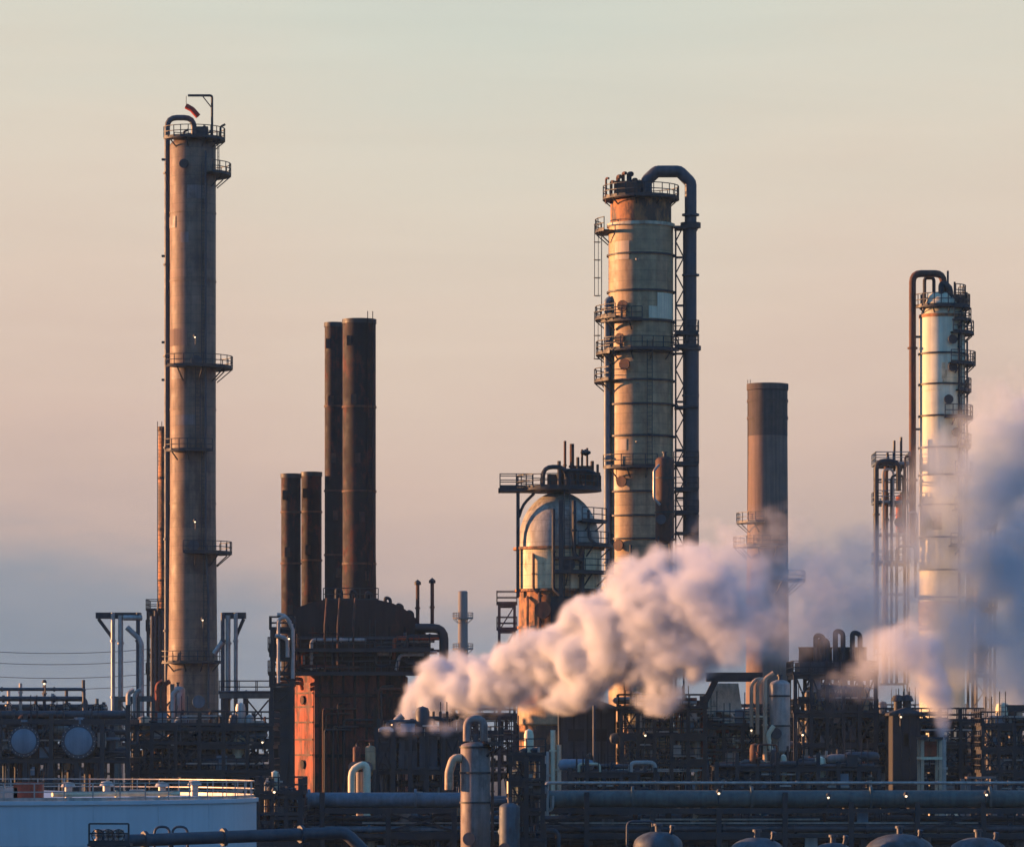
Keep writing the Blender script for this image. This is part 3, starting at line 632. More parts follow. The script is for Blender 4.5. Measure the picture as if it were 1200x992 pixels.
fr = frame('spindly platform tower standing on the far side of the white column', X(1137, 414), X(1163, 414), 412, 416, [Z(p, 414) for p in (830, 790, 750, 715, 680, 650, 618)], 2, K['steelb'], .25, 'platform_tower', 'platform tower', 'x', 'all', [Z(715, 414), Z(650, 414), Z(618, 414)])
pipe_part(fr, [(X(1134, 413), 411.5, Z(800, 413)), (X(1134, 413), 411.5, Z(592, 413)), (X(1148, 413), 411.5, Z(606, 413)), (X(1148, 413), 411.5, Z(660, 413))], .2, K['steel'], 'bent_pipe', 0, 8)
for px, py in ((1141, 600), (1155, 597)): pipe_part(fr, [(X(px, 413), 413, Z(620, 413)), (X(px, 413), 413, Z(py, 413))], .1, K['steel'], 'vent_pipe', 0, 6)
vessel('dark upright drum standing inside the spindly platform tower', X(1149, 414), 414, M(9, 414), Z(785, 414), Z(690, 414), K['steelb'], 'knockout_drum', 'drum', head=.4)

# ---- far thin stack
D = 900; cx, cy = X(542.5, D), D; r = M(5.4, D)
t = thing('distant_stack', 'pale grey distant stack standing alone on the horizon', 'chimney', (cx, cy, 0))
MB().lathe((cx, cy, 0), [(r * 1.3, 0), (r, Z(693, D)), (r * .75, Z(692, D)), (0, Z(695, D))], 24).build('shaft', K['far'], t)
for py in (724, 760): platform(t, cx, cy, Z(py, D), r + .05, r + 1.2, 0, 359.9, K['far'])
# ------------------------------------------------------------------ fired heater and its stacks
D = 385; m = K['furn']
hx0, hx1 = X(345, D), X(476, D); y0, y1 = 381.0, 391.0; ch = M(26, D)
t = thing('fired_heater', 'big brown-red furnace block with a sloping roof and an orange sunlit corner', 'furnace', ((hx0 + hx1) / 2, (y0 + y1) / 2, 0))
def prism(poly, z0, z1):
    mb = MB(); n = len(poly); mb.v = [(x, y, z0) for x, y in poly] + [(x, y, z1) for x, y in poly]
    mb.f = [tuple(range(n - 1, -1, -1)), tuple(range(n, 2 * n))] + [(i, (i + 1) % n, n + (i + 1) % n, n + i) for i in range(n)]
    return mb
poly = [(hx0, y1), (hx0, y0 + ch * 2), (hx0 + ch, y0), (hx1, y0), (hx1, y1)]
prism(poly, 0, Z(792, D)).build('firebox', m, t)
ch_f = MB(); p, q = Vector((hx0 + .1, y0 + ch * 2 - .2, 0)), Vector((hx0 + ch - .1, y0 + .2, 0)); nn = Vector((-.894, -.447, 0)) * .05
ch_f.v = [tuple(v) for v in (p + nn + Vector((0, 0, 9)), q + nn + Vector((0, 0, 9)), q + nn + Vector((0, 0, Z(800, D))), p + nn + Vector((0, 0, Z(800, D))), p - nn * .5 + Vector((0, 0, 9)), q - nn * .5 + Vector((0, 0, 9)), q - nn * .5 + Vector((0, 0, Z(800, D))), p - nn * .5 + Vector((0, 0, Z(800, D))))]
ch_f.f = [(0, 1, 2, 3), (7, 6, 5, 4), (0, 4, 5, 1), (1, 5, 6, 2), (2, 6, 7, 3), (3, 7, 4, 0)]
ch_f.build('sunlit_corner_panel', K['redox'], t)  # brighter red than the firebox: the sunlit strip is painted into this panel
for py in (812, 828, 846, 866, 884): MB().bar(p + nn * 1.3 + Vector((0, 0, Z(py, D))), q + nn * 1.3 + Vector((0, 0, Z(py, D))), .1, .16).build('panel_joint', K['rust'], t)
for py in (820, 895): nozzle(t, (p + (q - p) * .5 + Vector((0, 0, Z(py, D)))), (-.894, -.447, 0), .28, .25, K['soot'], 'peep_door')
# convection section: box with hipped breeching
ux0, ux1 = X(342, D), X(502, D); zt, ze, zb = Z(704, D), Z(735, D), Z(790, D); xa, xb = X(378, D), X(446, D)
prof = [(342, 790), (342, 724), (351, 712), (378, 704), (446, 704), (462, 708), (476, 715), (488, 725), (497, 738), (502, 754), (502, 790)]
mb = MB(); n_ = len(prof); mb.v = [(X(a, D), y0 + 1, Z(b, D)) for a, b in prof] + [(X(a, D), y1 - 1, Z(b, D)) for a, b in prof]
mb.f = [tuple(range(n_)), tuple(range(2 * n_ - 1, n_ - 1, -1))] + [(i, n_ + i, n_ + (i + 1) % n_, (i + 1) % n_) for i in range(n_)]
mb.build('convection_box', K['plate'], t)
for i in range(8):
    x = hx0 + ch + .5 + (hx1 - hx0 - ch - .8) * i / 7; MB().box(x, y0 - .12, Z(792, D) / 2, .22, .22, Z(792, D)).build('buckstay', K['soot'], t)
for py in (815, 850, 885): MB().box((hx0 + ch + hx1) / 2, y0 - .28, Z(py, D), hx1 - hx0 - ch, .1, .3).build('girt', K['soot'], t)
for i in range(9): x = ux0 + (ux1 - ux0) * (i + .5) / 9; MB().box(x, y0 + .88, (zb + ze) / 2, .2, .22, ze - zb).build('buckstay', K['soot'], t)
for py in (748, 768): MB().box((ux0 + ux1) / 2, y0 + .7, Z(py, D), ux1 - ux0, .12, .25).build('girt', K['steelb'], t)
for py in (791, 764):
    d = MB().box((X(318, D) + X(505, D)) / 2, y0 - .2, Z(py, D), M(187, D), 2.2, .16).build('walkway', K['steel'], t)
    railing(d, [(X(318, D), y0 + .8, Z(py, D) + .08), (X(318, D), y0 - 1.25, Z(py, D) + .08), (X(505, D), y0 - 1.25, Z(py, D) + .08), (X(505, D), y0 + .8, Z(py, D) + .08)], 1.15, K['steel'])
pipe_part(t, [(X(498, D), y0 - .6, Z(768, D)), (X(470, D), y0 - .6, Z(768, D)), (X(466, D), y0 - .6, Z(786, D))], .17, K['galv'], 'crossover_pipe', 0, 8, .5)
pipe_part(t, [(X(488, D), y0, Z(737, D)), (X(521, D), y0, Z(737, D)), (X(521, D), y0, Z(780, D)), (X(494, D), y0, Z(783, D))], .42, K['steel'], 'flue_loop', 0, 12, 1.0)
pipe_part(t, [(X(498, D), y0 + 1, Z(745, D)), (X(498, D), y0 + 1, Z(800, D))], .5, K['steel'], 'flue_riser', 0, 10)
for px, py in ((490, 686), (507, 684)):
    v = pipe_part(t, [(X(px, D), y0 + 2, Z(740, D)), (X(px, D), y0 + 2, Z(py, D))], .17, K['rust'], 'vent_stack', 2.5, 8)
    MB().lathe((X(px, D), y0 + 2, Z(py, D)), [(0, .5), (.3, .25), (.3, 0), (.17, 0)], 10).build('cowl', K['steel'], v)
pipe_part(t, [(X(345.5, D), y0 + 4.2, 6), (X(345.5, D), y0 + 4.2, Z(790, D)), (X(346, D), y0 - .3, Z(780, D)), (X(346, D), y0 - .3, Z(735, D)), (X(336, D), y0 - .3, Z(722, D)), (X(328, D), y0 - .3, Z(722, D))], .2, K['galv'], 'corner_riser', 6, 10, .6)
for py, e in ((796, 0), (801, .5)): pipe_part(t, [(X(322, D), y0 - .7 - e, Z(py, D)), (X(356, D), y0 - .7 - e, Z(py, D)), (X(356, D), y0 + .9, Z(py + 6, D))], .17, K['redox'], 'fuel_pipe', 0, 8, .3)
for px in (385, 400, 418): pipe_part(t, [(X(px, D), y0 + .5, Z(702, D)), (X(px - 2, D), y0 - .2, Z(735, D)), (X(px - 2, D), y0 - .2, Z(790, D))], .1, K['rust'], 'drain_pipe', 0, 8)

q = random.Random(77)
for i in range(26):
    xa = q.uniform(ux0 + .4, ux1 - 1.5); za = q.uniform(Z(788, D), Z(742, D)); zb2 = q.uniform(Z(788, D), Z(745, D)); yy = y0 + .35 - q.uniform(0, .5); r_ = q.uniform(.07, .2)
    pipe_part(t, [(xa, yy, za), (xa, yy, zb2), (xa + q.uniform(1, 5), yy, zb2)] if abs(za - zb2) > .5 else [(xa, yy, za), (xa + 3, yy, za)], r_, K[q.choice(['steel', 'rust', 'steelb', 'soot', 'galv', 'redox'])], 'branch_pipe', 2.5, 8)
for i in range(14):
    xa = q.uniform(hx0 + ch + .5, hx1 - 1.2); za = q.uniform(10, Z(800, D)); yy = y0 - .45 - q.uniform(0, .2); r_ = q.uniform(.07, .16)
    pipe_part(t, [(xa, yy, 8), (xa, yy, za), (xa + q.uniform(.8, 3), yy, za)], r_, K[q.choice(['rust', 'steel', 'soot', 'redox'])], 'burner_pipe', 2.5, 8)
for px, py, tp in ((395, 706, 690), (412, 702, 692), (430, 703, 694), (452, 716, 700), (466, 722, 708), (478, 730, 716)):
    pipe_part(t, [(X(px, D), y0 + 2.6, Z(py + 10, D)), (X(px, D), y0 + 2.6, Z(tp, D)), (X(px + 6, D), y0 + 2.6, Z(tp + 2, D)), (X(px + 6, D), y0 + 2.6, Z(py + 10, D))], .16, K['steel'], 'roof_pipe', 0, 8, .4)
railing(t, [(xa_, y0 + 2.2, z_) for xa_, z_ in ((X(380, D), zt), (X(444, D), zt))], 1.1)
ladder(t, X(458, D), y0 - .35, Z(905, D), Z(794, D), -90, K['soot'], False); ladder(t, X(438, D), y0 + .7, Z(788, D), Z(740, D), -90, K['steel'], False)
def stack(label, pc, pw, top, D, y, flange, z0=0.0):
    x, r = X(pc, D), M(pw / 2, D)
    s = thing('furnace_stack', label, 'chimney', (x, y, z0), 'rusty stacks over the furnace')
    MB().lathe((x, y, 0), [(r * 1.04, z0), (r, z0 + 4), (r, Z(top, D)), (r * .9, Z(top, D)), (r * .9, Z(top, D) - 1.0), (0, Z(top, D) - 1.0)], 36).build('shaft', K['soot'], s)
    for py in flange: ring_part(s, x, y, Z(py, D), r, .18, .07, K['rust'], 'flange', 36)
    for k in range(5): MB().box(x - r * .55 + k * r * .25, y - r * math.sqrt(1 - (.55 - k * .25) ** 2) - .02, Z(top, D) - 2 - 5.3 * k, .5, .1, .9).build('stiffener', K['rust'], s)
    ring_part(s, x, y, Z(top, D) - .2, r, .4, .06, K['steel'], 'rim', 36)
    return s
s = stack('thickest and tallest rusty stack on the furnace roof', 420.5, 39, 373, D, 386, (476, 575, 660), zt + .01)
ladder(s, X(434, D), 386 - M(18, D), zt, Z(378, D), -70, K['soot'], False)
stack('second tallest rusty stack, its red edge behind the thickest one', 391.5, 22, 378, 396, 396, (476, 575, 650))
stack('short rusty stack at the outer edge of the furnace group', 341, 23, 555, 396, 396, (600, 660))
stack('short rusty stack nestled against the tall furnace pair', 363.5, 24, 551, 396, 398.5, (598, 655))

fr = frame('cluttered steel stair tower hugging the furnace corner', X(320, 379), X(343, 379), 377.2, 379.6, [Z(p, 379) for p in (860, 826, 804, 770, 738)], 2, K['steel'], .3, 'stair_tower', 'stair tower', 'x', 'all', [Z(804, 379), Z(770, 379), Z(738, 379)])
pipe_part(fr, [(X(327, 378), 376.9, Z(800, 378)), (X(327, 378), 376.9, Z(726, 378)), (X(336, 378), 376.9, Z(722, 378)), (X(344, 378), 376.9, Z(738, 378)), (X(344, 378), 376.9, Z(795, 378))], .18, K['galv'], 'looped_pipe', 0, 8, .5)
pipe_part(fr, [(X(323, 378), 376.7, Z(745, 378)), (X(338, 378), 376.7, Z(748, 378)), (X(338, 378), 376.7, Z(770, 378))], .2, K['galv'], 'bent_pipe', 0, 8, .5)
MB().box(X(331, 378), 378, Z(756, 378), 1.4, 1.2, 1.6).build('control_box', K['steel'], fr); MB().box(X(332, 378), 378.4, 9.5, 1.6, 1.9, 18.5).build('lift_shaft', K['steel'], fr)

# walkway bridge between tall column and furnace
bx0, bx1 = X(258, 392), X(322, 392); yb = 392.0
br = thing('pipe_bridge', 'green-grey walkway bridge on cross-braced legs between column and furnace', 'bridge', ((bx0 + bx1) / 2, yb, 0))
d = MB().box((bx0 + bx1) / 2, yb, Z(815, 392), bx1 - bx0, 2.4, .45).build('deck', K['teal'], br)
railing(d, [(bx0, yb - 1.1, Z(815, 392) + .23), (bx1, yb - 1.1, Z(815, 392) + .23)], 1.15); railing(d, [(bx0, yb + 1.1, Z(815, 392) + .23), (bx1, yb + 1.1, Z(815, 392) + .23)], 1.15)
for px in (266, 288, 318):
    for e in (-1, 1): MB().box(X(px, 392), yb + e, (Z(815, 392) - .24) / 2, .35, .3, Z(815, 392) - .24).build('leg', K['steel'], br)
for py in (852, 885): MB().box((X(288, 392) + X(318, 392)) / 2, yb - 1, Z(py, 392), M(30, 392) - .36, .2, .25).build('strut', K['steel'], br)
for a, b in ((820, 850), (854, 884)):
    x = MB(); x.bar((X(288, 392) + .2, yb - 1.0, Z(a, 392)), (X(318, 392) - .2, yb - 1.0, Z(b, 392)), .14); x.bar((X(288, 392) + .2, yb - .85, Z(b, 392)), (X(318, 392) - .2, yb - .85, Z(a, 392)), .14); x.build('cross_brace', K['steel'], br)
pipe_part(br, [(X(256, 392), yb - .5, Z(811, 392)), (X(322, 392), yb - .5, Z(811, 392))], .16, K['pipeb'], 'pipe', 4, 8)

# pipe support frames either side of the tall column
def tee(label, pxs, beam, brace, D, y, extra):
    s = thing('pipe_support', label, 'pipe support', (X(sum(pxs) / len(pxs), D), y, 0))
    MB().box((X(beam[0], D) + X(beam[1], D)) / 2, y, Z(721, D), M(beam[1] - beam[0], D), 1.6, .55).build('head_beam', K['steel'], s)
    MB().bar((X(brace[0], D), y - .5, Z(725, D)), (X(brace[1], D), y - .5, Z(748, D)), .3).build('knee_brace', K['steel'], s)
    for i, px in enumerate(pxs): pipe_part(s, [(X(px, D), y - .9 - .1 * i, 0), (X(px, D), y - .9 - .1 * i, Z(718 + 3 * (i % 2), D))], .24 if i % 2 else .19, K['galv' if i < 2 else 'steelb'], 'standpipe', 5, 10)
    for pts in extra: pipe_part(s, [(X(a, D), y - 1.2, Z(b, D)) for a, b in pts], .25, K['galv'], 'branch_pipe', 0, 10, .5)
    return s
tee('pale standpipes under a cantilever beam left of the tallest column', (133.5, 142.5, 163), (113, 165), (116, 133), 397, 397, [[(150, 735), (164, 748), (167, 755), (167, 850)], [(146, 724), (168, 724)]])
tee('dark standpipes under a bracket beam between tallest column and bridge', (277, 268, 262), (262, 288), (286, 276), 395, 395, [[(262, 752), (252, 766)]])
fr = frame('dark crowded pipe tower behind the tallest column', X(176, 448), X(199, 448), 445.5, 450.5, [Z(p, 448) for p in (850, 820, 790, 765, 740, 716)], 3, K['steel'], .32, 'pipe_tower', 'pipe tower', 'x', 'all', [Z(790, 448), Z(740, 448), Z(716, 448)])
for px in (180, 184, 189, 193, 196): pipe_part(fr, [(X(px, 447), 445, Z(860, 447)), (X(px, 447), 445, Z(722 - (px % 3) * 6, 447))], .17, K['steelb'], 'riser', 4, 8)
pipe_part(fr, [(X(187, 447), 444.9, Z(720, 447)), (X(187, 447), 444.9, Z(705, 447))], .1, K['steel'], 'mast', 0, 6)
fr = frame('low green-grey pipe rack at the foot of the tallest column', X(140, 381), X(205, 381), 378, 381, [Z(872, 381), Z(843, 381), Z(816, 381)], 4, K['teal'], .35, 'pipe_rack', 'pipe rack', 'alt', (), ())
for px in (152, 160, 186, 194, 204): pipe_part(fr, [(X(px, 379), 377.4, Z(880, 379)), (X(px, 379), 377.4, Z(812 - (px % 4) * 5, 379)), (X(px + 7, 379), 377.4, Z(808 - (px % 4) * 5, 379))], .22, K['galv' if px % 4 < 2 else 'redox'], 'riser', 3, 8, .6)
vessel('stout grey drum tucked against the lit flank of the tallest column', X(208, 390), 390, M(9, 390), Z(835, 390), Z(808, 390), K['galv'], 'condensate_drum', 'drum', head=.5)
for i, py in enumerate((757, 770, 786, 799)):
    a, b = Vector((X(-60, 452), 452 + i, Z(py + 2, 452))), Vector((X(178, 448), 447.6, Z(py + 3, 448))); P = []
    for j in range(13): q = j / 12; p = a.lerp(b, q); p.z -= 1.3 * 4 * q * (1 - q) * .4; P.append(p)
    MB().tube(P, .035, 5, 0).alone('power_line', K['steelb'], ('highest', 'second highest', 'third highest', 'lowest')[i] + ' of four power lines strung to the dark pipe tower', 'cable', 'power lines at the left')
# ------------------------------------------------------------------ the low plant along the bottom
def valve(root, p, r, m, n=(0, -1, 0)):
    p = Vector(p); v = MB().lathe(p, [(0, -r*1.6), (r*1.3, -r*1.6), (r*1.3, -r*1.2), (r*.8, -r*.6), (r*1.2, 0), (r*.8, r*.6), (r*1.3, r*1.2), (r*1.3, r*1.6), (0, r*1.6)], 12).build('valve', m, root)
    q = p + Vector(n) * r * 3.2
    MB().tube([p, q], r * .3, 6).build('stem', K['steel'], v)
    c = MB(); P = [(q.x + r * 1.7 * math.cos(a), q.y, q.z + r * 1.7 * math.sin(a)) for a in [math.pi * 2 * i / 12 for i in range(13)]]
    for a, b in zip(P, P[1:]): c.bar(a, b, r * .3)
    c.bar(P[0], P[6], r * .25); c.bar((P[3][0], P[3][1] + .01, P[3][2]), (P[9][0], P[9][1] + .01, P[9][2]), r * .25)
    c.build('handwheel', K['steel'], v)
MATS = ['galv', 'piped', 'rust', 'pipeb', 'steelb', 'tan', 'pink']
def fill_pipes(root, x0, x1, y, z0, z1, n, seed, mats=MATS, rmin=.055, rmax=.22):
    """pipes that climb, turn and drop inside a structure: risers, branches and headers with valves"""
    q = random.Random(seed)
    for i in range(int(n * 1.4)):
        r = q.uniform(rmin, rmax); m = K[q.choice(mats)]; yy = y + q.uniform(0, 2.2); k = q.random()
        xa, xb = sorted((q.uniform(x0, x1), q.uniform(x0, x1))); za, zb = sorted((q.uniform(z0, z1), q.uniform(z0, z1)))
        if xb - xa < 1.2: xb = xa + 1.2
        if zb - za < 1.0: zb = za + 1.0
        if k < .34:
            pipe_part(root, [(xa, yy, z0 - 3), (xa, yy, zb), (min(xb, xa + 3.5), yy, zb)], r, m, 'riser', 3, 8)
        elif k < .62:
            pipe_part(root, [(xa, yy, za), (xb, yy, za), (xb, yy, zb)], r, m, 'branch_pipe', 3, 8)
        elif k < .82:
            pipe_part(root, [(xa, yy, z0 - 2), (xa, yy, zb), (xa + 1.1 + r * 4, yy, zb), (xa + 1.1 + r * 4, yy, za)], r, m, 'loop_pipe', 0, 8)
        else:
            pipe_part(root, [(x0, yy, za), (x1, yy, za)], r, m, 'header', 2.5, 8)
        j = q.random(); xm = q.uniform(x0, x1 - .6); zm = q.uniform(z0, z1)
        if j < .16: ladder(root, xm, y - .1, z0 - 1, zm + 1.2, -90, K['steel'], False)
        elif j < .3: MB().box(xm, y + .1, zm, q.uniform(.4, 1.1), .5, q.uniform(.5, 1.3)).build('junction_box', K[q.choice(['galv', 'steelb', 'blue', 'steel', 'pink'])], root)
        elif j < .42: rp = q.uniform(.25, .6); MB().lathe((xm, y + .8, zm), [(0, -1.2), (rp * .8, -1.1), (rp, -.8), (rp, .8), (rp * .8, 1.1), (0, 1.25)], 16).build('pot', K[q.choice(['galv', 'blue', 'rust', 'white', 'steelb', 'tan'])], root)
        elif j < .52: rp = q.uniform(.25, .5); MB().lathe((xm, y + .7, zm), [(0, -1.4), (rp * .8, -1.25), (rp, -1), (rp, 1), (rp * .8, 1.25), (0, 1.4)], 16, 'x').build('cooler_shell', K[q.choice(['galv', 'blue', 'steelb', 'pink'])], root)
        elif j < .62: MB().box((xa + xb) / 2, y - .05, zm, xb - xa, .4, .12).build('cable_tray', K['galv'], root)
        if i % 3 == 0: valve(root, (xa, yy - .02, za + .2), max(.16, r * 1.1), K[q.choice(['galv', 'rust', 'steelb'])])

def module(label, p0, p1, rows, D, dep, nx, n, seed, m='steel', w=.3, brace='alt', rails='all', name='process_structure', mats=MATS, deck=None):
    zs = [Z(p, D) for p in rows]
    f = frame(label, X(p0, D), X(p1, D), D, D + dep, zs, nx, K[m], w, name, 'steel structure', brace, rails, zs if deck is None else [Z(p, D) for p in deck])
    fill_pipes(f, X(p0, D) + .3, X(p1, D) - .3, D + .35, min(zs) - 3, max(zs) + .8, n, seed, mats)
    return f

# ---- white tank at the bottom left
D = 230.0; RT = 16.0; cx, cy = X(300, D + RT) - RT, D + RT; zt = Z(938.5, D)
t = thing('storage_tank', 'wide white storage tank with a railed rim', 'tank', (cx, cy, 0))
MB().lathe((cx, cy, 0), [(RT, 0), (RT, zt)], 120).build('shell', K['tank'], t)
MB().lathe((cx, cy, 0), [(RT - .06, zt - .05), (0, zt + .55)], 120).build('roof', K['tank'], t)
ring_part(t, cx, cy, zt - .12, RT, .2, .12, K['tank'], 'rim_angle', 120)
for z in (zt - 2.4, zt - 4.8, zt - 7.2): ring_part(t, cx, cy, z, RT, .05, .02, K['tank'], 'weld_band', 120)
sm = MB()
for ci in range(4):
    for i in range(9):
        a = math.radians(-150 + 15 * i + 7.5 * (ci % 2)); x, y = cx + (RT + .006) * math.cos(a), cy + (RT + .006) * math.sin(a); sm.box(x, y, zt - 1.2 - 2.4 * ci, .03, .05, 2.3, a)
sm.build('plate_seam', K['tank'], t)
rl = railing(t, arc(cx, cy, zt, RT - .1, 0, 360, 60), .95, K['galv'], r=.03)
for px, s in ((36, 1.1), (12, .8), (150, .6)): MB().box(X(px, 234), 233 if px < 100 else 240, zt + s * .45, s * 1.4, 1.0, s * .9).build('gauge_box', K['redox'] if px == 36 else K['galv'], t)
for px, yy in ((80, 236), (125, 243), (190, 238), (228, 247)): MB().lathe((X(px, yy), yy, zt), [(.22, 0), (.22, .7), (.42, .72), (.3, .95), (0, 1.0)], 14).build('roof_vent', K['galv'], t)
pipe_part(t, [(X(60, 231), 231.5, zt + .35), (X(210, 236), 236, zt + .35)], .13, K['white'], 'foam_line', 5, 8)
# ---- dark pipeline and valve station in front of the tank
pipe('dark pipeline crossing low in front of the white tank', [(X(108, 200), 200, Z(1010, 200)), (X(112, 200), 200, Z(986, 200)), (X(405, 206), 206, Z(975, 206)), (X(440, 206), 206, Z(1010, 206))], .3, K['steelb'], fl=4)
t = thing('valve_station', 'small valve platform with curved handrails before the white tank', 'valve station', (X(130, 199), 199, 0))
for px in (109, 151): MB().box(X(px, 199), 199, Z(990, 199) / 2, .25, .25, Z(990, 199)).build('post', K['steel'], t)
d = MB().box(X(130, 199), 198.6, Z(989, 199), M(50, 199), 1.4, .12).build('deck', K['steel'], t)
railing(d, [(X(107, 199), 198, Z(988, 199)), (X(153, 199), 198, Z(988, 199))], .95)
for px in (116, 128, 140): valve(t, (X(px, 198.6), 198.6, Z(978, 199)), .17, K['galv'])
for px in (190, 211): pipe('handrail hoop over the dark pipeline, ' + ('nearer its valves' if px == 190 else 'farther from its valves'), [(X(px - 9, 203), 203, Z(1000, 203)), (X(px - 9, 203), 203, Z(968, 203)), (X(px + 9, 203), 203, Z(968, 203)), (X(px + 9, 203), 203, Z(1000, 203))], .06, K['steelb'], 'handrail_hoop', bend=.35, cat='handrail')

# ---- left rack with the two round exchanger covers
f = frame('long dark pipe rack carrying round exchangers behind the white tank', X(-30, 332), X(150, 332), 332, 340, [Z(842, 332), Z(888, 332)], 7, K['steel'], .34, 'pipe_rack', 'pipe rack', 'alt', (), [Z(888, 332)])
fill_pipes(f, X(-28, 332), X(148, 332), 332.5, Z(885, 332), Z(846, 332), 30, 5, ['piped', 'steelb', 'rust', 'pipeb'])
exchanger('round pale exchanger cover nearer the picture edge in the long dark rack', (X(28, 331.5), 331.5, Z(868, 331.5)), 5, M(18, 331.5), K['blue'], 'round exchangers in the left rack', Z(888, 332) + .07)
exchanger('round pale exchanger cover nearer the tallest column in the long dark rack', (X(92, 331.5), 331.5, Z(868, 331.5)), 5, M(20, 331.5), K['blue'], 'round exchangers in the left rack', Z(888, 332) + .07)
for i, (a, b, py, r, mm, e) in enumerate(((-30, 97, 807, .13, 'steelb', 1), (-30, 97, 818, .2, 'piped', 2.2), (-30, 118, 828, .26, 'steelb', 3.4), (-30, 150, 836, .34, 'piped', .8))):
    z = Z(842, 332)
    pipe(('thin topmost pipe bending down at the end of the left rack', 'second pipe from the top above the left rack', 'third pipe from the top above the left rack', 'thick dark pipe lying along the beam of the left rack')[i],
         [(X(a, 333), 333 + e, Z(py, 333)), (X(b, 333), 333 + e, Z(py, 333)), (X(b, 333), 333 + e, z)] if i < 3 else [(X(a, 333), 333 + e, z + r), (X(b, 333), 333 + e, z + r)], r, K[mm], fl=4, group='pipes above the left rack')
t = thing('pipe_manifold', 'upright valve manifold with lit stubs on top of the left rack', 'manifold', (X(45, 335), 336, Z(842, 332)))
pipe_part(t, [(X(0, 335), 336.5, Z(842, 332) + .9), (X(92, 335), 336.5, Z(842, 332) + .9)], .18, K['steelb'], 'header', 3, 8)
for px, py, mm in ((8, 808, 'galv'), (22, 800, 'galv'), (40, 815, 'rust'), (50, 802, 'steelb'), (60, 812, 'galv'), (76, 806, 'steelb'), (96, 796, 'steelb'), (112, 818, 'teal'), (120, 822, 'steelb')):
    pipe_part(t, [(X(px, 335), 336.2, Z(842, 332)), (X(px, 335), 336.2, Z(py, 335))], .14, K[mm], 'stub', 1.3, 8)
    if px % 4 == 0: valve(t, (X(px, 335), 336.0, Z(830, 335)), .22, K['galv'])
module('dark braced structure filling the gap below the tallest column', 150, 318, (905, 872, 850), 345, 8, 7, 46, 11, mats=['piped', 'steelb', 'rust', 'steel', 'piped'], brace='x')
module('far dark steelwork standing behind the left rack', -30, 140, (885, 858), 455, 9, 7, 40, 12, mats=['piped', 'steelb', 'steel'], w=.4)

# ---- front rack: long, right across the picture
zr = Z(946, 302)
f = frame('long low front pipe rack reaching to the picture edge', X(300, 302), X(1230, 302), 302, 309, [zr, Z(975, 302)], 13, K['steel'], .36, 'pipe_rack', 'pipe rack', 'alt', (), ())
fill_pipes(f, X(302, 302), X(1225, 302), 303, Z(1000, 302), Z(950, 302), 62, 21, ['piped', 'steel', 'steelb', 'pipeb', 'rust', 'piped'], .08, .22)
for i, (a, b, r, yy, mm, lb) in enumerate(((300, 549, .54, 302.6, 'pipeb', 'thick blue-grey pipe on the front rack ending at the hooped vessel'), (620, 1230, .62, 302.7, 'teal', 'thickest dark green-grey pipe along the front rack'),
        (304, 1230, .3, 305, 'piped', 'medium dark pipe behind the thick pipes of the front rack'), (330, 1225, .4, 306.8, 'steelb', 'dark pipe at the very back of the front rack'))):
    pts = [(X(a, yy), yy, zr + r), (X(b, yy), yy, zr + r)]
    if i == 1: pts = [(X(a - 4, yy), yy - 1.4, 2.0), (X(a - 4, yy), yy - 1.4, zr + r), (X(a + 24, yy), yy - 1.3, zr + r)] + [(X(a + 40, yy), yy, zr + r), (X(b, yy), yy, zr + r)]
    pipe(lb, pts, r, K[mm], fl=7, n=18, group='pipes lying on the front rack', bend=1.4)
zl = Z(975, 302)
for i, (a, b, r, yy, mm, lb) in enumerate(((305, 560, .22, 302.5, 'pipeb', 'slim pipe on the lower deck of the front rack left of the vessel'), (640, 1225, .26, 302.5, 'piped', 'slim pipe on the lower deck of the front rack right of the vessel'))):
    pipe(lb, [(X(a, yy), yy, zl + r), (X(b, yy), yy, zl + r)], r, K[mm], fl=5, group='pipes on the lower rack deck')
zt2 = Z(917, 306)
pipe('thin pale pipe raised on stubs above the front rack', [(X(640, 306), 307, zr + 1.0), (X(640, 306), 307, zt2), (X(1225, 306), 307, zt2)], .11, K['galv'], fl=5)
for lb, px, e in (('lamp on the front rack directly beyond the wider tank domes', 1061, .1), ('lamp on the front rack nearest the far end of the plant', 1155, .2), ('lamp on the front rack below the air cooler structure', 970, .0), ('lamp on the front rack below the tan hood', 842, .3)):
    glint(lb, (X(px, 301.7), 301.7, zr + e), h=.8)  # added glows in place of bright flecks along the rack

# ---- hooped vessel in front
D = 286; cx, cy = X(557, D), D + 1.2; r = M(17.5, D)
t = vessel('buff upright vessel with a hooped pipe over its top', cx, cy, r, 5.5, Z(874, D), K['pink'], 'hooped_vessel', legs=False, head=.3, rings=(Z(875, D), Z(905, D), Z(940, D)))
pipe_part(t, [(cx - M(10, D), cy, Z(868, D)), (cx - M(10, D), cy, Z(842, D)), (cx + M(10, D), cy, Z(842, D)), (cx + M(10, D), cy, Z(868, D))], .27, K['pink'], 'hoop_pipe', 0, 12, .55)
pipe_part(t, [(cx - r * .9, cy - .3, Z(888, D)), (cx - M(26, D), cy - .3, Z(888, D)), (cx - M(31, D), cy - .3, Z(905, D)), (cx - M(31, D), cy - .3, Z(925, D))], .3, K['tan'], 'side_pipe', 0, 12, .8)
pipe_part(t, [(cx + r * 1.15, cy - .5, 3), (cx + r * 1.15, cy - .5, Z(880, D)), (cx + r * .5, cy - .5, Z(868, D))], .1, K['rust'], 'riser', 4, 8)
platform(t, cx, cy, Z(871, D), r + .03, r + .9, -60, 100)
